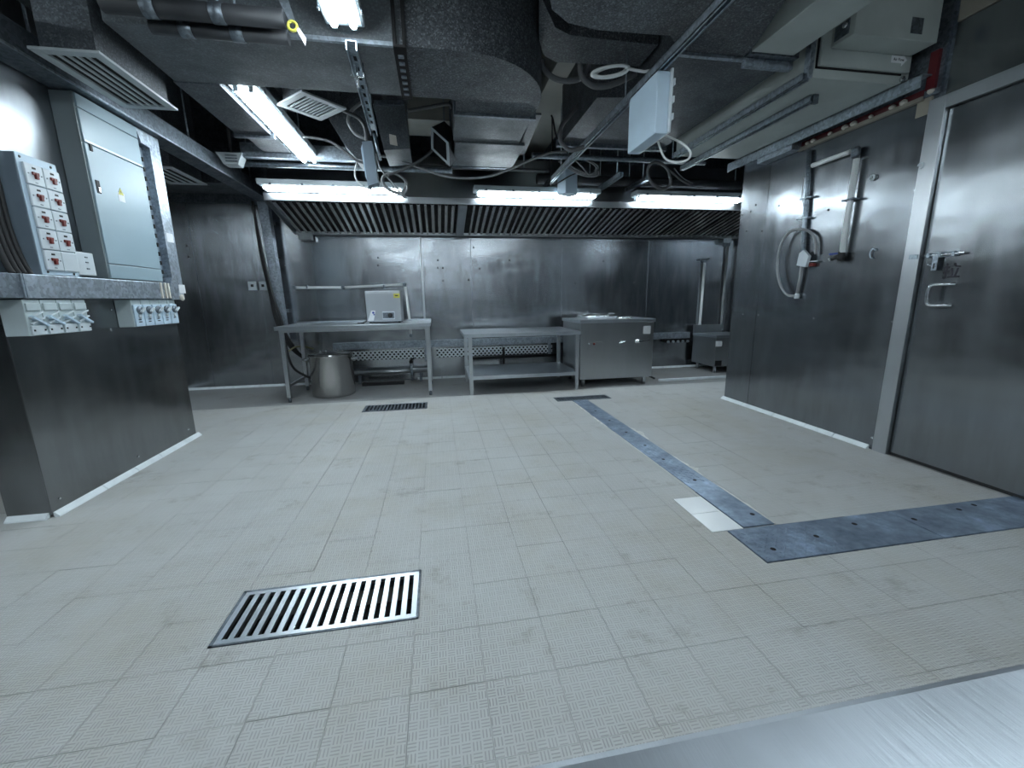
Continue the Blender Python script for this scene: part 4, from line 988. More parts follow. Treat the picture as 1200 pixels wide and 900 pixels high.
for k in range(4):
    d = 0.022*k
    pts = [(-1.93+d*0.3, 5.29-d, 2.1), (-1.915+d*0.4, 5.27-d*0.5, 1.6), (-1.87+d*0.6, 5.27-d*0.5, 1.1), (-1.84+d, 5.27-d*0.4, 0.8), (-1.76+d*1.2, 5.29-d*0.3, 0.55), (-1.66+d*1.5, 5.32, 0.40-d), (-1.5+d*2, 5.38, 0.28-d)]
    if k == 3: pts[-3:] = [(-1.74, 5.2, 0.45), (-1.62, 5.0, 0.28), (-1.45, 4.98, 0.17)]
    m = MB(); m.tube(smooth_path(pts), 0.014, 8); tag(m.build('power_cable', 'rubber'), 'black cable running down the vertical trunking to behind the pot', 'cable', 'black cables by the back-left trunking')
m = MB(); m.tube(smooth_path([(-1.73, 5.22, 0.46), (-1.66, 5.24, 0.505), (-1.56, 5.27, 0.50), (-1.47, 5.27, 0.47)]), 0.009, 8); tag(m.build('earth_cable', 'earth'), 'short yellowish earth cable looped by the table leg', 'cable')

# ================================================================== RIGHT WALL FITTINGS
xw = XR-0.022
def rw(px, py, off=0.022): return at(px, py, X=XR-off)
t = thing('wall_conduit', rw(936, 340), 'grey flexible conduit loop with a grey junction box on the right wall', 'conduit')
MB().tube([rw(948, 176), rw(946, 215), rw(943, 262), rw(941, 300)], 0.016, 10).build('conduit_drop', 'strut', t)
MB().tube([rw(941, 300), rw(938, 325), rw(934, 345)], 0.013, 10).build('conduit_tail', 'cable_grey', t)
MB().tube(smooth_path([rw(933, 347, .03), rw(922, 345, .04), rw(914, 332, .045), rw(911, 312, .045), rw(915, 288, .045), rw(925, 272, .04), rw(938, 269, .035), rw(948, 271, .03), rw(955, 280, .028), rw(956, 298, .025)]), 0.010, 10).build('flexible_conduit', 'cable_grey', t)
m = MB(); q = [rw(942, 293, .05), rw(948, 300, .05), rw(944, 313, .05), rw(934, 311, .05), rw(937, 297, .05)]
m.prism([(v.y, v.z) for v in q], 'X', XR-0.055, XR-0.03); jb = m.build('junction_box', 'white', t)
p = rw(951, 309); MB().box((XR-0.03, p.y-0.05, p.z+0.012), (XR-0.02, p.y+0.05, p.z+0.02)).build('cable_tie', 'white', t)
MB().box((XR-0.03, p.y-0.02, p.z-0.02), (XR, p.y+0.015, p.z+0.005), 0.003).build('rusty_clip', 'red', t)
for px, py in ((946, 231), (942, 255)):
    p = rw(px, py); MB().box((XR-0.042, p.y-0.05, p.z-0.012), (XR, p.y+0.05, p.z+0.0), 0.003).build('pipe_clip', 'strut', t)
p = rw(934, 347); MB().lathe((XR-0.022, p.y, p.z), [(0.018, -0.02), (0.02, 0), (0.014, 0.02)], 10).build('end_gland', 'white', t)
m = MB(); m.tube(smooth_path([rw(942, 208), rw(940, 230), rw(942, 245), rw(938, 262), rw(937, 272)]), 0.003, 6); m.build('thin_wire', 'cable_grey', t)
# water drop with blue tap
t = thing('water_drop_pipe', rw(985, 303), 'white vertical water pipe with a blue lever tap on the right wall', 'pipe')
MB().tube([rw(1004, 186, .035), rw(987, 296, .035)], 0.019, 10).build('pipe', 'pvc', t)
MB().tube([rw(952, 194, .035), rw(996, 178, .035)], 0.016, 10).build('pipe', 'pvc', t)
p = rw(1003, 178, .035); MB().lathe((p.x, p.y, p.z), [(0.02, -0.035), (0.026, -0.02), (0.026, 0.02), (0.018, 0.03)], 12).build('elbow', 'galv_dark', t)
p = rw(996, 234, .035); MB().box((XR-0.06, p.y-0.04, p.z-0.006), (XR, p.y+0.04, p.z+0.006), 0.002).build('pipe_clip', 'galv_dark', t)
p = rw(986, 300, .035); m = MB(); m.lathe((p.x, p.y, p.z), [(0.02, -0.03), (0.024, 0), (0.018, 0.03)], 12); m.cyl((p.x, p.y, p.z), (p.x, p.y+0.07, p.z-0.012), 0.014, 10); vb = m.build('tap_body', 'rubber', t)
m = MB(); m.box((p.x-0.03, p.y+0.01, p.z+0.012), (p.x-0.01, p.y+0.07, p.z+0.024), 0.003); m.build('tap_lever', 'blue', vb)
MB().cyl((p.x, p.y+0.07, p.z-0.012), (p.x-0.01, p.y+0.085, p.z-0.02), 0.012, 10).build('tap_spout', 'chrome', vb)
# hooks in the wall
for px, py, lab in ((1021, 208, 'chrome ring screw on the right wall beside the white pipe'), (1078, 194, 'chrome ring screw on the right wall beside the door frame')):
    p = rw(px, py); a = [Vector((XR-0.014, p.y+0.014*math.cos(k*PI/6), p.z+0.014*math.sin(k*PI/6))) for k in range(11)]
    t = thing('ring_screw', p, lab, 'hook', 'ring screws on the right wall'); MB().tube(a, 0.005, 8).build('ring', 'white', t)
    MB().cyl((XR-0.014, p.y, p.z-0.014), (XR, p.y, p.z-0.014), 0.005, 8).build('shank', 'rubber', t)
p = rw(1021, 297); a = [Vector((XR-0.012, p.y+0.016*math.cos(k*PI/6-1.8), p.z+0.03*math.sin(k*PI/6-1.8))) for k in range(9)]
m = MB(); m.tube(a, 0.004, 8); m.cyl(a[-1], (XR, a[-1].y, a[-1].z), 0.004, 8); tag(m.build('wall_hook', 'strut'), 'small bent wire hook on the right wall beside the blue tap', 'hook')
# galvanised end of trunking at the top of the wall
p0, p1 = at(896, 196, X=XR-0.03), at(935, 180, X=XR-0.03)
m = MB(); m.box((XR-0.09, p1.y, 2.095), (XR-0.002, p0.y+0.02, 2.185), 0.003); tag(m.build('trunking_stub', 'galv'), 'short galvanised trunking stub at the top of the right wall', 'trunking')

# ================================================================== OVERHEAD DUCTS
def flange_x(t, x0, x1, y, z0, z1, w=0.03, e=0.03, mat='galv_dark'):
    m = MB(); m.box((x0-e, y-w/2, z0-e), (x1+e, y+w/2, z0)); m.box((x0-e, y-w/2, z1), (x1+e, y+w/2, z1+e)); m.box((x0-e, y-w/2, z0), (x0, y+w/2, z1)); m.box((x1, y-w/2, z0), (x1+e, y+w/2, z1)); return m.build('flange', mat, t)
ZD = 2.22; ZT = 2.72
t = thing('main_duct', (-0.2, 3.0, ZD), 'large dark rectangular duct with a rounded elbow toward the hood', 'duct')
dy0, dy1 = 2.345, 2.86
m = MB(); m.box((-1.36, dy0, ZD), (-0.115, dy1, ZT), 0.006); m.build('duct_section', 'duct_grey', t)
pts = [(-0.115, dy1), (-0.115, dy0), (0.09, dy0)]
n = 14; R_ = 0.52
for k in range(n+1):
    a = -PI/2 + (PI/2)*k/n; pts.append((0.18+R_*math.cos(a), dy0+R_+R_*math.sin(a)))
pts += [(0.70, 3.04), (0.185, 3.04), (0.185, dy1+0.03), (0.15, dy1)]
m = MB(); m.prism(pts, 'Z', ZD, ZT); m.build('elbow', 'duct_speck', t)
m = MB(); m.box((0.188, 3.04, ZD), (0.70, 3.545, ZT), 0.005); m.build('duct_section', 'duct_grey', t)
m = MB(); m.box((0.203, 3.545, ZD-0.012), (0.75, 4.13, ZT), 0.005); m.build('duct_section', 'duct_grey', t)
m = MB(); m.prism([(4.13, ZD+0.01), (4.13, ZT), (4.6, ZT), (4.6, 2.36), (4.42, 2.30)], 'X', 0.21, 0.72); m.build('hood_connection', 'duct_grey', t)
flange_x(t, 0.188, 0.70, 3.045, ZD, ZT, 0.03, 0.018); flange_x(t, 0.21, 0.72, 4.14, ZD, ZT, 0.03, 0.018)
m = MB(); m.box((0.715, 3.03, ZD+0.01), (0.78, 3.8, ZD+0.022), 0.0, Rz(-0.06)); m.build('edge_angle', 'duct_grey', t)
m = MB(); m.box((-1.08, dy0-0.006, ZD-0.006), (-0.13, dy0+0.012, ZD+0.012)); m.build('seam_angle', 'galv', t)
m = MB(); m.box((-0.145, dy0-0.015, ZD-0.013), (-0.085, dy1+0.01, ZD-0.001)); m.build('strap', 'pit', t)
for y in [dy0+0.05+0.065*k for k in range(7)]: MB().box((-0.128, y, ZD-0.018), (-0.10, y+0.026, ZD-0.012)).build('strap_clip', 'galv_dark', t)
m = MB(); m.box((-0.145, dy0-0.016, ZD), (-0.128, dy0-0.001, ZC)); m.box((-0.10, dy0-0.016, ZD), (-0.083, dy0-0.001, ZC)); m.build('strap', 'pit', t)
m = MB(); m.box((-1.37, 2.86, ZD-0.003), (-1.135, 3.61, ZT-0.05), 0.005); m.build('branch_section', 'duct', t)
flange_x(t, -1.37, -1.135, 3.63, ZD, ZT-0.06, 0.03, 0.018)
m = MB(); m.box((-1.36, 3.64, ZD+0.03), (-1.145, 4.1, ZT-0.08), 0.005); m.build('branch_section', 'duct', t)
for x, y in ((-1.15, 2.6), (-0.4, 2.6), (-1.25, 3.4), (0.5, 3.8)): MB().cyl((x, y, ZT-0.08), (x, y, ZC), 0.006, 8).build('hanging_rod', 'strut', t)

# upper-left duct with bend
t = thing('supply_duct', (-1.9, 2.2, 2.42), 'dull galvanised supply duct curving over the partition', 'duct')
pts = [(-2.9, 1.2), (-1.15, 1.2), (-1.05, 1.75), (-1.10, 1.95), (-1.2, 2.15), (-1.4, 2.3), (-2.9, 2.3)]
m = MB(); m.prism(pts, 'Z', 2.42, 2.85); m.build('duct_section', 'duct_grey', t)
m = MB(); m.box((-1.78, 2.28, 2.36), (-1.36, 2.98, 2.42), 0.004); m.build('plenum_box', 'duct', t)
m = MB(); m.box((-1.72, 2.3, 2.42), (-1.39, 2.95, 2.6), 0.004); m.build('branch_section', 'duct', t)
for x, y in ((-2.4, 1.6), (-1.4, 1.6), (-2.4, 2.3)): MB().cyl((x, y, 2.84), (x, y, ZC), 0.006, 8).build('hanging_rod', 'strut', t)

def grille(c, w, l, ang, slots, label, z, mat='grille', neck=0.12, tilt=0.0, nm='supply_grille'):
    """ceiling register: frame, blades and a dark neck; w across, l along, ang about Z"""
    t = thing(nm, (c[0], c[1], z), label, 'air grille', 'ceiling air grilles')
    R = Matrix.Translation((c[0], c[1], z)) @ Matrix.Rotation(ang, 4, 'Z') @ Matrix.Rotation(tilt, 4, 'X')
    def put(mb, name, mt, par):
        for v in mb.bm.verts: v.co = R @ v.co
        return mb.build(name, mt, par)
    f = 0.042
    m = MB(); m.box((-w/2, -l/2, 0), (-w/2+f, l/2, 0.012), 0.002); m.box((w/2-f, -l/2, 0), (w/2, l/2, 0.012), 0.002); m.box((-w/2+f, -l/2, 0), (w/2-f, -l/2+f, 0.012), 0.002); m.box((-w/2+f, l/2-f, 0), (w/2-f, l/2, 0.012), 0.002)
    put(m, 'frame', mat, t)
    m = MB(); m.box((-w/2+f*0.7, -l/2+f*0.7, 0.012), (w/2-f*0.7, l/2-f*0.7, 0.012+neck)); put(m, 'neck', 'duct', t)
    m = MB(); m.box((-w/2+f*0.9, -l/2+f*0.9, 0.0105), (w/2-f*0.9, l/2-f*0.9, 0.0118)); put(m, 'dark_throat', 'pit', t)
    p = (w-2*f)/slots
    for k in range(1, slots):
        x = -w/2+f+p*k
        m = MB(); m.box((x-p*0.22, -l/2+f, 0.002), (x+p*0.22, l/2-f, 0.0095), 0, Ry(0.25)); put(m, 'blade', mat, t)
    return t
grille((-1.535, 2.645), 0.27, 0.575, 0.0, 5, 'rectangular slotted air grille above the distribution board', 2.1, neck=0.26)
p = at(352, 120, Z=2.33); grille((-0.73, 3.17), 0.30, 0.30, PI/4, 9, 'square diagonal louvred air grille behind the main duct', 2.25, neck=0.83)
t = grille((-2.25, 4.42), 0.32, 0.55, 0.0, 4, 'dark air grille over the passage behind the partition', 2.12, neck=0.96)
grille((-2.55, 3.95), 0.25, 0.25, 0.0, 5, 'small slotted air grille close behind the galvanised trunking', 2.22, neck=0.86)
m = MB(); m.box((XL+0.001, 4.75, 2.16), (-1.95, 5.0, 2.35), 0.004); m.box((XL+0.001, 5.15, 2.2), (-1.95, 5.4, 2.45), 0.004); m.box((-2.6, 5.0, 2.28), (-2.5, 5.2, 2.32)); tag(m.build('lagged_duct', 'duct'), 'dark duct run near the back left ceiling', 'duct')

# right exhaust duct
t = thing('exhaust_duct', (1.5, 2.6, 2.3), 'wide dark exhaust duct with rounded bends in front of the filter unit', 'duct')
def arc(cx, cy, r, a0, a1, n=8): return [(cx+r*math.cos(a0+(a1-a0)*k/n), cy+r*math.sin(a0+(a1-a0)*k/n)) for k in range(n+1)]
pts = [(0.50, 1.1), (1.35, 1.1)] + arc(1.17, 1.72, 0.56, -1.0, 0.9, 10) + [(1.34, 2.335), (1.22, 2.22), (0.84, 2.23), (0.68, 2.20), (0.58, 2.12), (0.53, 2.0)]
pts = [(0.50, 1.1), (1.3, 1.1)] + [(1.5, 1.5), (1.555, 1.75), (1.60, 1.93), (1.655, 2.08), (1.70, 2.2), (1.725, 2.335)] + [(1.34, 2.335), (1.22, 2.22), (0.84, 2.23), (0.68, 2.20), (0.58, 2.12), (0.53, 2.0)]
m = MB(); m.prism(pts, 'Z', 2.30, 2.78); m.build('bend', 'duct_speck', t)
m = MB(); m.prism([(1.36, 2.36), (2.03, 2.36), (2.03, 3.69), (1.10, 3.69), (1.10, 2.90), (1.36, 2.86)], 'Z', 2.30, 2.75); m.build('duct_section', 'duct', t)
m = MB(); m.box((1.30, 2.335, 2.285), (1.735, 2.36, 2.30)); m.box((1.74, 2.335, 2.26), (2.04, 2.372, 2.30), 0.004); m.build('flange', 'galv', t)
m = MB(); m.box((1.735, 2.30, 2.30), (2.04, 2.37, 2.72)); m.build('end_plate', 'galv_dark', t)
m = MB(); m.box((1.06, 3.69, 2.27), (2.05, 3.73, 2.32)); m.build('flange', 'galv_dark', t)
for x, y in ((0.8, 1.6), (1.3, 3.2), (1.8, 3.2)): MB().cyl((x, y, 2.74), (x, y, ZC), 0.006, 8).build('hanging_rod', 'strut', t)
t = thing('connecting_duct', (1.0, 2.6, 2.45), 'short speckled dark duct with rounded end behind the exhaust bend', 'duct')
pts = [(0.64, 2.40), (0.70, 2.50), (0.80, 2.555), (1.0, 2.565), (1.34, 2.57), (1.34, 2.80), (0.80, 2.83), (0.71, 2.77), (0.65, 2.65), (0.60, 2.45), (0.58, 2.3)]
m = MB(); m.prism(pts, 'Z', 2.45, 2.82); m.build('duct_section', 'duct_speck', t)
m = MB(); m.box((0.66, 2.25, 2.55), (1.30, 2.40, 2.82)); m.build('cross_section', 'duct', t)
MB().cyl((1.0, 2.7, 2.8), (1.0, 2.7, ZC), 0.006, 8).build('hanging_rod', 'strut', t)

# filter / fan unit over the right wall
UX0, UX1, UY0, UY1, UZ0, UZ1 = 2.10, 2.775, 2.29, 3.62, 2.205, 2.80
t = thing('filter_unit', ((UX0+UX1)/2, 2.95, UZ0), 'grey-green air filter unit with control box hung beside the door', 'filter unit')
m = MB(); m.box((UX0, UY0, UZ0), (UX1, UY1, UZ1), 0.006); ub = m.build('casing', 'unit', t)
m = MB(); m.box((UX0+0.05, UY0-0.02, UZ0+0.055), (UX1-0.02, UY0, UZ1-0.02), 0.006); fp = m.build('front_cover', 'unit', t)
m = MB(); m.box((UX0+0.04, UY0-0.005, UZ0+0.046), (UX1-0.06, UY0-0.0005, UZ0+0.056)); m.box((UX0+0.04, UY0-0.005, UZ0+0.046), (UX0+0.05, UY0-0.0005, UZ0+0.20)); m.build('gap_shade_strip', 'pit', ub)  # black strip standing in for the shade along the cover edge
ya = UY0-0.02; c0 = at(973, 58, Y=ya); c1 = at(1068, 66, Y=ya); zc = (c0.z+c1.z)/2; n0 = at(1006, 40, Z=zc); n1 = at(1085, 49, Z=zc); yn = (n0.y+n1.y)/2
m = MB(); m.box((c0.x, yn, zc), (c1.x-0.01, ya, zc+0.42), 0.004); cb = m.build('control_box', 'unit', t)
m = MB(); m.box((c0.x-0.003, yn+0.03, zc+0.02), (c0.x, ya-0.02, zc+0.09)); m.build('side_plate', 'galv_dark', cb)
p = at(991, 36, X=c0.x); m = MB(); m.lathe((c0.x-0.003, p.y, zc+0.07), [(0.018, 0.0), (0.016, -0.008), (0.006, -0.012)], 14, 'X'); m.build('cable_gland', 'chrome', cb)
p = at(1076, 31, Y=yn); m = MB(); m.box((p.x-0.045, yn-0.0015, p.z-0.035), (p.x+0.03, yn, p.z+0.04)); m.build('worn_label', 'galv_dark', cb)
# air flow arrow
q = at(1055, 70, Y=ya)
ar = [(-0.052, 0.018), (0.02, 0.018), (0.02, 0.034), (0.055, 0.0), (0.02, -0.034), (0.02, -0.018), (-0.052, -0.018)]
m = MB(); m.prism([(q.x-0.01+a, q.z+b) for a, b in ar], 'Y', ya-0.0015, ya); aw = m.build('arrow_label', 'paper', fp)
text_obj('lettering', 'Air Flow', 0.021, frame((q.x-0.012, ya-0.0018, q.z-0.001), (1, 0, 0), (0, 0, 1)), 'ink', aw)
# rails under the unit
def angle_rail(x, y0, y1, z, name, par, w=0.045, mat='strut'):
    m = MB(); m.box((x, y0, z-0.006), (x+w, y1, z)); m.box((x, y0, z-w), (x+0.006, y1, z)); return m.build(name, mat, par)
def channel(x, y0, y1, z, par, name='rail', w=0.041):
    m = MB(); m.box((x, y0, z-0.041), (x+0.004, y1, z)); m.box((x+w-0.004, y0, z-0.041), (x+w, y1, z)); m.box((x, y0, z-0.004), (x+w, y1, z)); m.box((x, y0, z-0.041), (x+0.012, y1, z-0.037)); m.box((x+w-0.012, y0, z-0.041), (x+w, y1, z-0.037)); return m.build(name, 'strut', par)
channel(2.29, 2.46, 3.86, UZ0-0.002, t); channel(2.04, 2.26, 3.55, UZ0+0.005, t); angle_rail(2.70, 2.16, 3.75, UZ0-0.001, 'rail', t, 0.07)
m = MB(); m.box((2.31, 2.455, UZ0-0.05), (2.345, 2.475, UZ0+0.0)); m.build('rail_end', 'galv_dark', t)
m = MB(); m.box((UX0-0.035, 2.25, UZ0-0.02), (UX0-0.005, 2.285, UZ0+0.35), 0.002); m.build('corner_angle', 'strut', t)
m = MB(); m.lathe((UX1-0.05, UY0-0.0, UZ0+0.028), [(0.016, 0), (0.016, -0.014), (0.006, -0.018)], 6, 'Y'); m.build('bolt_head', 'chrome', t)
for x in (UX0-0.02, UX1-0.1):
    for y in (2.4, 3.5): MB().cyl((x+0.05, y, UZ1-0.02), (x+0.05, y, ZC), 0.006, 8).build('hanging_rod', 'strut', t)
m = MB(); m.box((1.74, 1.80, 2.305), (2.0, 2.295, 2.72), 0.004); m.build('inlet_duct', 'unit', t)

# ================================================================== STRUTS, CABLES AND BOXES
def strut_thing(x, y0, y1, z, label, rods, name='strut_channel'):
    t = thing(name, (x, (y0+y1)/2, z-0.041), label, 'strut', 'ceiling strut channels')
    channel(x-0.02, y0, y1, z, t, 'channel')
    for y in rods:
        y, zt_ = y if isinstance(y, tuple) else (y, ZC)
        MB().cyl((x, y, z-0.01), (x, y, zt_), 0.005, 8).build('threaded_rod', 'strut', t)
    return t
strut_thing(1.185, 1.2, 4.72, 2.19, 'long strut channel carrying the white junction box', ((1.35, 2.299), (2.65, 2.449), 4.0))
a = at(700, 224, Z=2.17); b = at(727, 204, Z=2.17)
strut_thing((a.x+b.x)/2, b.y, a.y, 2.19, 'short strut channel end above the middle hood light', (b.y+0.1, a.y-0.1))
a = at(735, 222, Z=2.2); b = at(756, 206, Z=2.2)
strut_thing((a.x+b.x)/2, b.y, a.y, 2.2, 'short dark strut channel end beside the right hood light', (b.y+0.1, a.y-0.1))
# white junction box on the long strut
t = thing('junction_box', (1.205, 2.385, 1.85), 'white rectangular junction box hung on the long strut channel', 'junction box')
m = MB(); m.box((1.165, 2.225, 1.855), (1.235, 2.55, 2.148), 0.005); b = m.build('box_body', 'boxwhite', t)
m = MB(); m.box((1.235, 2.215, 1.86), (1.25, 2.56, 2.16), 0.004); m.build('lid', 'white', t)
for z in (1.92, 2.0, 2.08): MB().box((1.25, 2.21, z), (1.258, 2.235, z+0.03)).build('lid_clip', 'white', t)
q = [at(771, 157, X=1.26), at(783, 160, X=1.30), at(799, 168, X=1.34), at(809, 178, X=1.36), at(806, 187, X=1.36), at(792, 190, X=1.34), at(779, 185, X=1.31), at(771, 166, X=1.26)]
m = MB(); m.tube(smooth_path(q), 0.006, 8); m.build('looped_cable', 'cable_white', t)
# small box at the far end of the long strut
def px_box(name, quad, Y, depth, label, mat):
    c = [at(*q, Y=Y) for q in quad]
    m = MB(); m.prism([(v.x, v.z) for v in c], 'Y', Y, Y+depth); return tag(m.build(name, mat), label, 'junction box')
t = thing('junction_box', at(668, 226, Y=4.3), 'small grey junction box hung at the far end of the long strut', 'junction box')
c = at(667, 213, Y=4.3)
m = MB(); m.box((c.x-0.085, 4.3, c.z-0.11), (c.x+0.085, 4.42, c.z+0.115), 0.006, Rz(0.5)); m.build('box_body', 'boxwhite', t)
m = MB(); m.box((c.x-0.01, 4.34, c.z+0.11), (c.x+0.01, 4.38, 2.18)); m.build('bracket', 'strut', t)
def cable(name, pix, Y, r, mat, label, dy=None, group='hanging cables'):
    P = [at(*q, Y=Y+(dy[i] if dy else 0)) for i, q in enumerate(pix)]
    m = MB(); m.tube(smooth_path(P), r, 8); return tag(m.build(name, mat), label, 'cable', group)
# cable coils
def coil(name, cx, cy, rx, ry, Y, n, r, mat, label, tilt=0.3, jit=0.12, tail=None):
    pts = []; random.seed(int(cx+cy))
    for k in range(n*14+1):
        a = 2*PI*k/14; t_ = k//14
        j = 1+jit*math.sin(t_*2.3+a*0.5)
        pts.append(at(cx+rx*math.cos(a)*j+ry*tilt*math.sin(a), cy+ry*math.sin(a)*j+rx*tilt*0.6*math.cos(a), Y=Y+0.02*math.sin(a*1.0+t_)+0.012*t_))
    if tail: pts += [at(*q, Y=Y) for q in tail]
    m = MB(); m.tube(smooth_path(pts, 2), r, 8); return tag(m.build(name, mat), label, 'cable coil', 'cable coils under the ceiling')
coil('cable_coil', 463, 215, 14, 11, 3.85, 3, 0.008, 'cable_grey', 'grey cable coil hanging beside the slim switch box', 0.25, 0.1, [(470, 228), (476, 232), (468, 224), (458, 212), (445, 196), (441, 180)])
coil('cable_coil', 684, 196, 17, 9, 4.1, 3, 0.007, 'cable_grey', 'grey cable coil at the far end of the long strut', 0.4, 0.25, [(690, 205), (682, 195), (672, 186), (666, 182), (655, 190)])
coil('cable_coil', 773, 206, 13, 15, 3.9, 2, 0.011, 'cable_dark', 'dark thick cable coil beside the right hood light', 0.2, 0.08, [(785, 200), (797, 210), (809, 217)])
coil('cable_coil', 716, 84, 20, 6, 2.35, 4, 0.007, 'cable_white', 'white cable bundle tied behind the long strut', -0.25, 0.14, [(735, 80), (755, 84), (772, 80)])
cable('loose_cable', [(440, 183), (460, 185), (490, 196), (520, 206), (548, 209), (575, 206), (600, 197), (625, 186), (645, 179), (664, 178)], 3.9, 0.010, 'cable_grey', 'long grey cable sagging across under the elbow duct')
cable('loose_cable', [(660, 176), (652, 160), (648, 140), (646, 135)], 4.0, 0.008, 'rubber', 'black cable bundle rising from the long strut end')
cable('loose_cable', [(647, 137), (647, 180), (645, 214), (652, 215), (668, 206), (676, 203)], 4.25, 0.006, 'rubber', 'thin black cable hanging beside the small grey box')
cable('loose_cable', [(634, 70), (638, 82), (650, 92), (666, 95), (681, 91), (688, 80), (690, 76)], 2.75, 0.016, 'cable_dark', 'thick dark cable looping below the rounded connecting duct')
cable('loose_cable', [(679, 76), (682, 90), (694, 100), (710, 101), (728, 95), (745, 86)], 2.7, 0.017, 'cable_dark', 'thick dark cable sagging toward the long strut')
cable('loose_cable', [(696, 92), (688, 104), (682, 118), (668, 135), (658, 148), (657, 165), (668, 176), (684, 172)], 3.3, 0.016, 'cable_dark', 'thick dark cable falling behind the long strut')
cable('loose_cable', [(392, 108), (394, 120), (404, 130), (420, 138), (428, 150), (430, 165)], 3.4, 0.014, 'cable_dark', 'dark cable loop dropping behind the perforated strut')
cable('loose_cable', [(424, 120), (412, 130), (408, 142), (415, 155), (424, 161), (430, 162)], 3.45, 0.012, 'cable_grey', 'grey cable loop feeding the slim switch box')
cable('loose_cable', [(355, 160), (385, 165), (405, 178), (418, 188), (430, 192)], 3.7, 0.010, 'cable_dark', 'dark cable sagging behind the left batten light')
cable('loose_cable', [(418, 190), (416, 205), (422, 216), (432, 221), (445, 224)], 3.75, 0.006, 'cable_white', 'thin white cable curling below the slim switch box')
cable('loose_cable', [(478, 130), (500, 126), (525, 122), (530, 128)], 3.5, 0.014, 'cable_dark', 'dark cable crossing the pale ceiling beam')
cable('loose_cable', [(455, 205), (478, 196), (500, 182), (512, 170)], 3.8, 0.011, 'cable_dark', 'dark cable slanting up to the small white-framed outlet')
cable('loose_cable', [(790, 197), (800, 208), (812, 215)], 4.0, 0.006, 'cable_dark', 'thin dark cable end beside the dark coil')
# perforated strut with slim switch box
ZS = 2.18; A = at(411, 47, Z=ZS); B = at(438, 152, Z=ZS)
t = thing('perforated_strut', (A+B)/2, 'perforated strut under the main duct holding the slim switch box', 'strut')
m = MB(); L_ = (B-A).length; ang = math.atan2(B.y-A.y, B.x-A.x)-PI/2
c = (A+B)/2
m.box((c.x-0.024, c.y-L_/2, ZS-0.04), (c.x-0.019, c.y+L_/2, ZS)); m.box((c.x+0.019, c.y-L_/2, ZS-0.04), (c.x+0.024, c.y+L_/2, ZS)); m.box((c.x-0.024, c.y-L_/2, ZS-0.004), (c.x+0.024, c.y+L_/2, ZS))
bmesh.ops.rotate(m.bm, verts=m.bm.verts[:], cent=c, matrix=Rz(ang)); m.build('channel', 'strut', t)
for k in range(9):
    p = A.lerp(B, (k+1.5)/11); MB().box((p.x-0.007, p.y-0.02, ZS-0.0055), (p.x+0.007, p.y+0.02, ZS-0.0042)).build('slot', 'pit', t)
p = A.lerp(B, 0.18); m = MB(); m.tube([(p.x-0.03, p.y, ZS), (p.x-0.03, p.y, ZS-0.065), (p.x+0.03, p.y, ZS-0.065), (p.x+0.03, p.y, ZS)], 0.004, 6); m.cyl((p.x, p.y, ZS-0.11), (p.x, p.y, ZS+0.03), 0.006, 8); m.build('u_clamp', 'chrome', t)
for s in (0.1, 0.9):
    p = A.lerp(B, s); MB().cyl((p.x, p.y, ZS-0.005), (p.x, p.y, 2.23 if s < 0.5 else ZC), 0.006, 8).build('hanging_rod', 'strut', t)
p = A.lerp(B, 0.98); MB().cyl((p.x, p.y, ZS-0.03), (p.x+0.03, p.y, 1.98), 0.01, 8).build('drop_rod', 'strut', t)
c = [at(*q, Y=3.28) for q in ((424, 166), (436, 165), (443, 214), (431, 218))]
t = thing('slim_switch_box', (c[3]+c[2])/2, 'slim blue-grey switch box hanging from the perforated strut', 'switch box')
m = MB(); m.prism([(v.x, v.z) for v in c], 'Y', 3.28, 3.37); m.build('box_body', 'swgrey', t)
c2 = [v+Vector((-0.012, 0, 0)) for v in c]; m = MB(); m.prism([(c2[0].x, c2[0].z-0.04), (c[0].x, c[0].z-0.01), (c[3].x, c[3].z+0.03), (c2[3].x, c2[3].z+0.06)], 'Y', 3.29, 3.36); m.build('cover_edge', 'boxwhite', t)
# galvanised strap with tag at the top
a, b = at(332, 0, Z=2.28), at(343, 26, Z=2.2)
t = thing('hanging_strap', b, 'bright galvanised hanging strap with yellow ring and paper tag', 'strap')
m = MB(); d = Vector((0.035, 0, 0)); e = Vector((0, 0.004, 0)); a2 = a+(a-b)*1.5
m.hull([b-d*0.35, b+d*0.35, b+d*0.35+e, b-d*0.35+e], [a2-d*0.9, a2+d*0.9, a2+d*0.9+e, a2-d*0.9+e]); m.build('strap', 'galv', t)
m = MB(); m.tube([(b.x+0.018*math.cos(k*PI/6), b.y-0.01, b.z-0.02+0.018*math.sin(k*PI/6)) for k in range(13)], 0.006, 8); m.build('yellow_ring', 'yellow', t)
q = [at(*v, Y=b.y-0.012) for v in ((347, 34), (351, 33), (359, 45), (358, 54))]; m = MB(); m.prism([(v.x, v.z) for v in q], 'Y', b.y-0.014, b.y-0.012); m.build('paper_tag', 'paper', t)
MB().cyl(a2, (a2.x, a2.y, ZC), 0.006, 8).build('hanging_rod', 'strut', t)
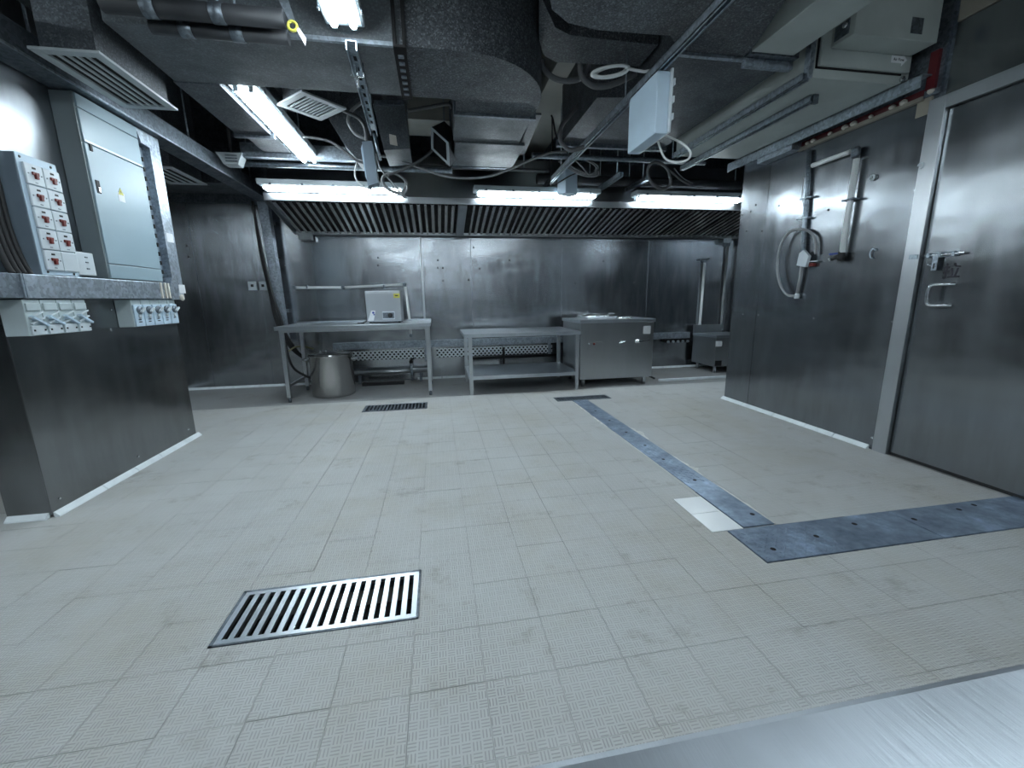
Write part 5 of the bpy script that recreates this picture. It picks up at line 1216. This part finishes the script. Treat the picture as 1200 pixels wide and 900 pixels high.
# lagged pipes
for (pa, pb, r, lab) in (((120, 4), (334, 22), 0.035, 'upper lagged pipe running in front of the main duct'), ((178, 34), (338, 42), 0.028, 'lower lagged pipe running in front of the main duct')):
    Y = 2.2 if r > 0.03 else 2.27
    a, b = at(*pa, Y=Y), at(*pb, Y=Y); z = (a.z+b.z)/2
    t = thing('lagged_pipe', (a+b)/2, lab, 'pipe', 'lagged pipes under the ceiling')
    MB().cyl((a.x, Y, z), (b.x, Y, z), r, 14).build('pipe', 'lag', t)
    for s in (0.25, 0.62): 
        p = a.lerp(b, s); MB().cyl((p.x-0.025, Y, z), (p.x+0.025, Y, z), r*1.12, 14).build('pipe_clamp', 'galv_dark', t); MB().cyl((p.x, Y, z), (p.x, Y, ZC), 0.005, 8).build('hanging_rod', 'strut', t)
# conduits across the room near the hood
for Y, z, x0, x1, r, mt, lab in ((4.25, 2.20, -1.7, 0.2, 0.024, 'strut', 'bright conduit crossing above the left hood light'), (4.3, 2.245, -0.1, 1.15, 0.016, 'cable_dark', 'dark conduit crossing behind the sagging grey cable'), (3.95, 2.27, 0.9, 2.6, 0.022, 'galv_dark', 'galvanised pipe crossing behind the white junction box'), (4.6, 2.25, 1.1, 4.0, 0.05, 'lag', 'thick dark pipe above the right hood light')):
    t = thing('ceiling_conduit', ((x0+x1)/2, Y, z), lab, 'conduit', 'conduits crossing near the hood')
    MB().cyl((x0, Y, z), (x1, Y, z), r, 12).build('pipe', mt, t)
    for s in (0.2, 0.8): MB().cyl((x0+(x1-x0)*s, Y, z), (x0+(x1-x0)*s, Y, ZC), 0.005, 8).build('hanging_rod', 'strut', t)
m = MB(); m.box((-1.55, 4.12, 2.22), (-0.55, 4.2, 2.33), 0.003); tag(m.build('trunking_length', 'galv'), 'speckled galvanised trunking behind the left batten light', 'trunking')
# dropped duct pieces behind the main duct
t = thing('drop_duct', (-0.05, 3.75, 2.22), 'grey drop duct with a paper label behind the main duct', 'duct')
c = [at(*q, Y=3.6) for q in ((437, 122), (474, 120), (480, 174), (450, 176))]; m = MB(); m.prism([(v.x, v.z) for v in c], 'Y', 3.6, 4.0); b = m.build('duct_section', 'duct_grey', t)
c = [at(*q, Y=3.598) for q in ((456, 157), (464, 159), (466, 171), (457, 169))]; m = MB(); m.prism([(v.x, v.z) for v in c], 'Y', 3.596, 3.6); m.build('paper_label', 'caulk', b)
c = [at(*q, Y=3.59) for q in ((438, 118), (472, 118), (473, 123), (439, 124))]; m = MB(); m.prism([(v.x, v.z) for v in c], 'Y', 3.58, 4.02); m.build('flange', 'galv_dark', t)
m = MB(); m.box((-0.35, 3.7, 2.6), (-0.15, 3.9, ZC)); m.build('riser', 'duct', t)
t = thing('side_duct', (-0.55, 3.9, 2.2), 'dark sloping duct end between the left batten light and the slim box', 'duct')
c = [at(*q, Y=3.8) for q in ((378, 128), (432, 128), (428, 188), (418, 186), (404, 170), (392, 150))]; m = MB(); m.prism([(v.x, v.z) for v in c], 'Y', 3.8, 4.1); m.build('duct_section', 'duct', t)
m = MB(); m.box((-0.75, 3.82, 2.4), (-0.45, 4.08, ZC)); m.build('riser', 'duct', t)
# white-framed outlet
t = thing('outlet_box', at(518, 180, Y=3.7), 'dark outlet box with a white picture-like frame facing sideways', 'air outlet')
c = [at(*q, Y=3.68) for q in ((506, 149), (526, 167), (527, 195), (506, 175))]
m = MB(); nrm2 = Vector((0.11, 0.35, 0.18))
lo = c; hi = [v+nrm2 for v in c]; m.hull(lo, hi); m.build('box_body', 'duct', t)
cen = sum(c, Vector())/4
m = MB()
for i in range(4):
    a, b = c[i], c[(i+1) % 4]; ai, bi = a.lerp(cen, 0.24), b.lerp(cen, 0.24); f = Vector((-0.006, -0.012, 0))
    m.hull([a, b, bi, ai], [a+f, b+f, bi+f, ai+f])
m.build('white_frame', 'white', t)
m = MB(); m.hull([v.lerp(cen, 0.2) for v in c], [v.lerp(cen, 0.2)+Vector((-0.003, -0.006, 0)) for v in c]); m.build('dark_panel', 'pit', t)
p = hi[0]; MB().cyl((p.x+0.1, p.y, p.z), (p.x+0.1, p.y, ZC), 0.006, 8).build('hanging_rod', 'strut', t)
# little louvred sounder by the left batten light
p = at(272, 187, Y=4.15)
t = thing('small_louvre_box', p, 'small pale louvred box hanging over the left passage', 'sounder')
m = MB(); m.hull([(p.x-0.05, 4.1, p.z-0.05), (p.x+0.06, 4.1, p.z-0.05), (p.x+0.06, 4.2, p.z-0.05), (p.x-0.05, 4.2, p.z-0.05)], [(p.x-0.1, 4.1, p.z+0.04), (p.x+0.1, 4.1, p.z+0.04), (p.x+0.1, 4.2, p.z+0.04), (p.x-0.1, 4.2, p.z+0.04)]); b = m.build('body', 'grille', t)
for k in range(3): MB().box((p.x-0.03, 4.094, p.z-0.03+0.022*k), (p.x+0.06, 4.1, p.z-0.022+0.022*k)).build('louvre_slot', 'galv_dark', b)
MB().cyl((p.x, 4.15, p.z+0.03), (p.x, 4.15, ZC), 0.012, 8).build('hanging_rod', 'rubber', t)
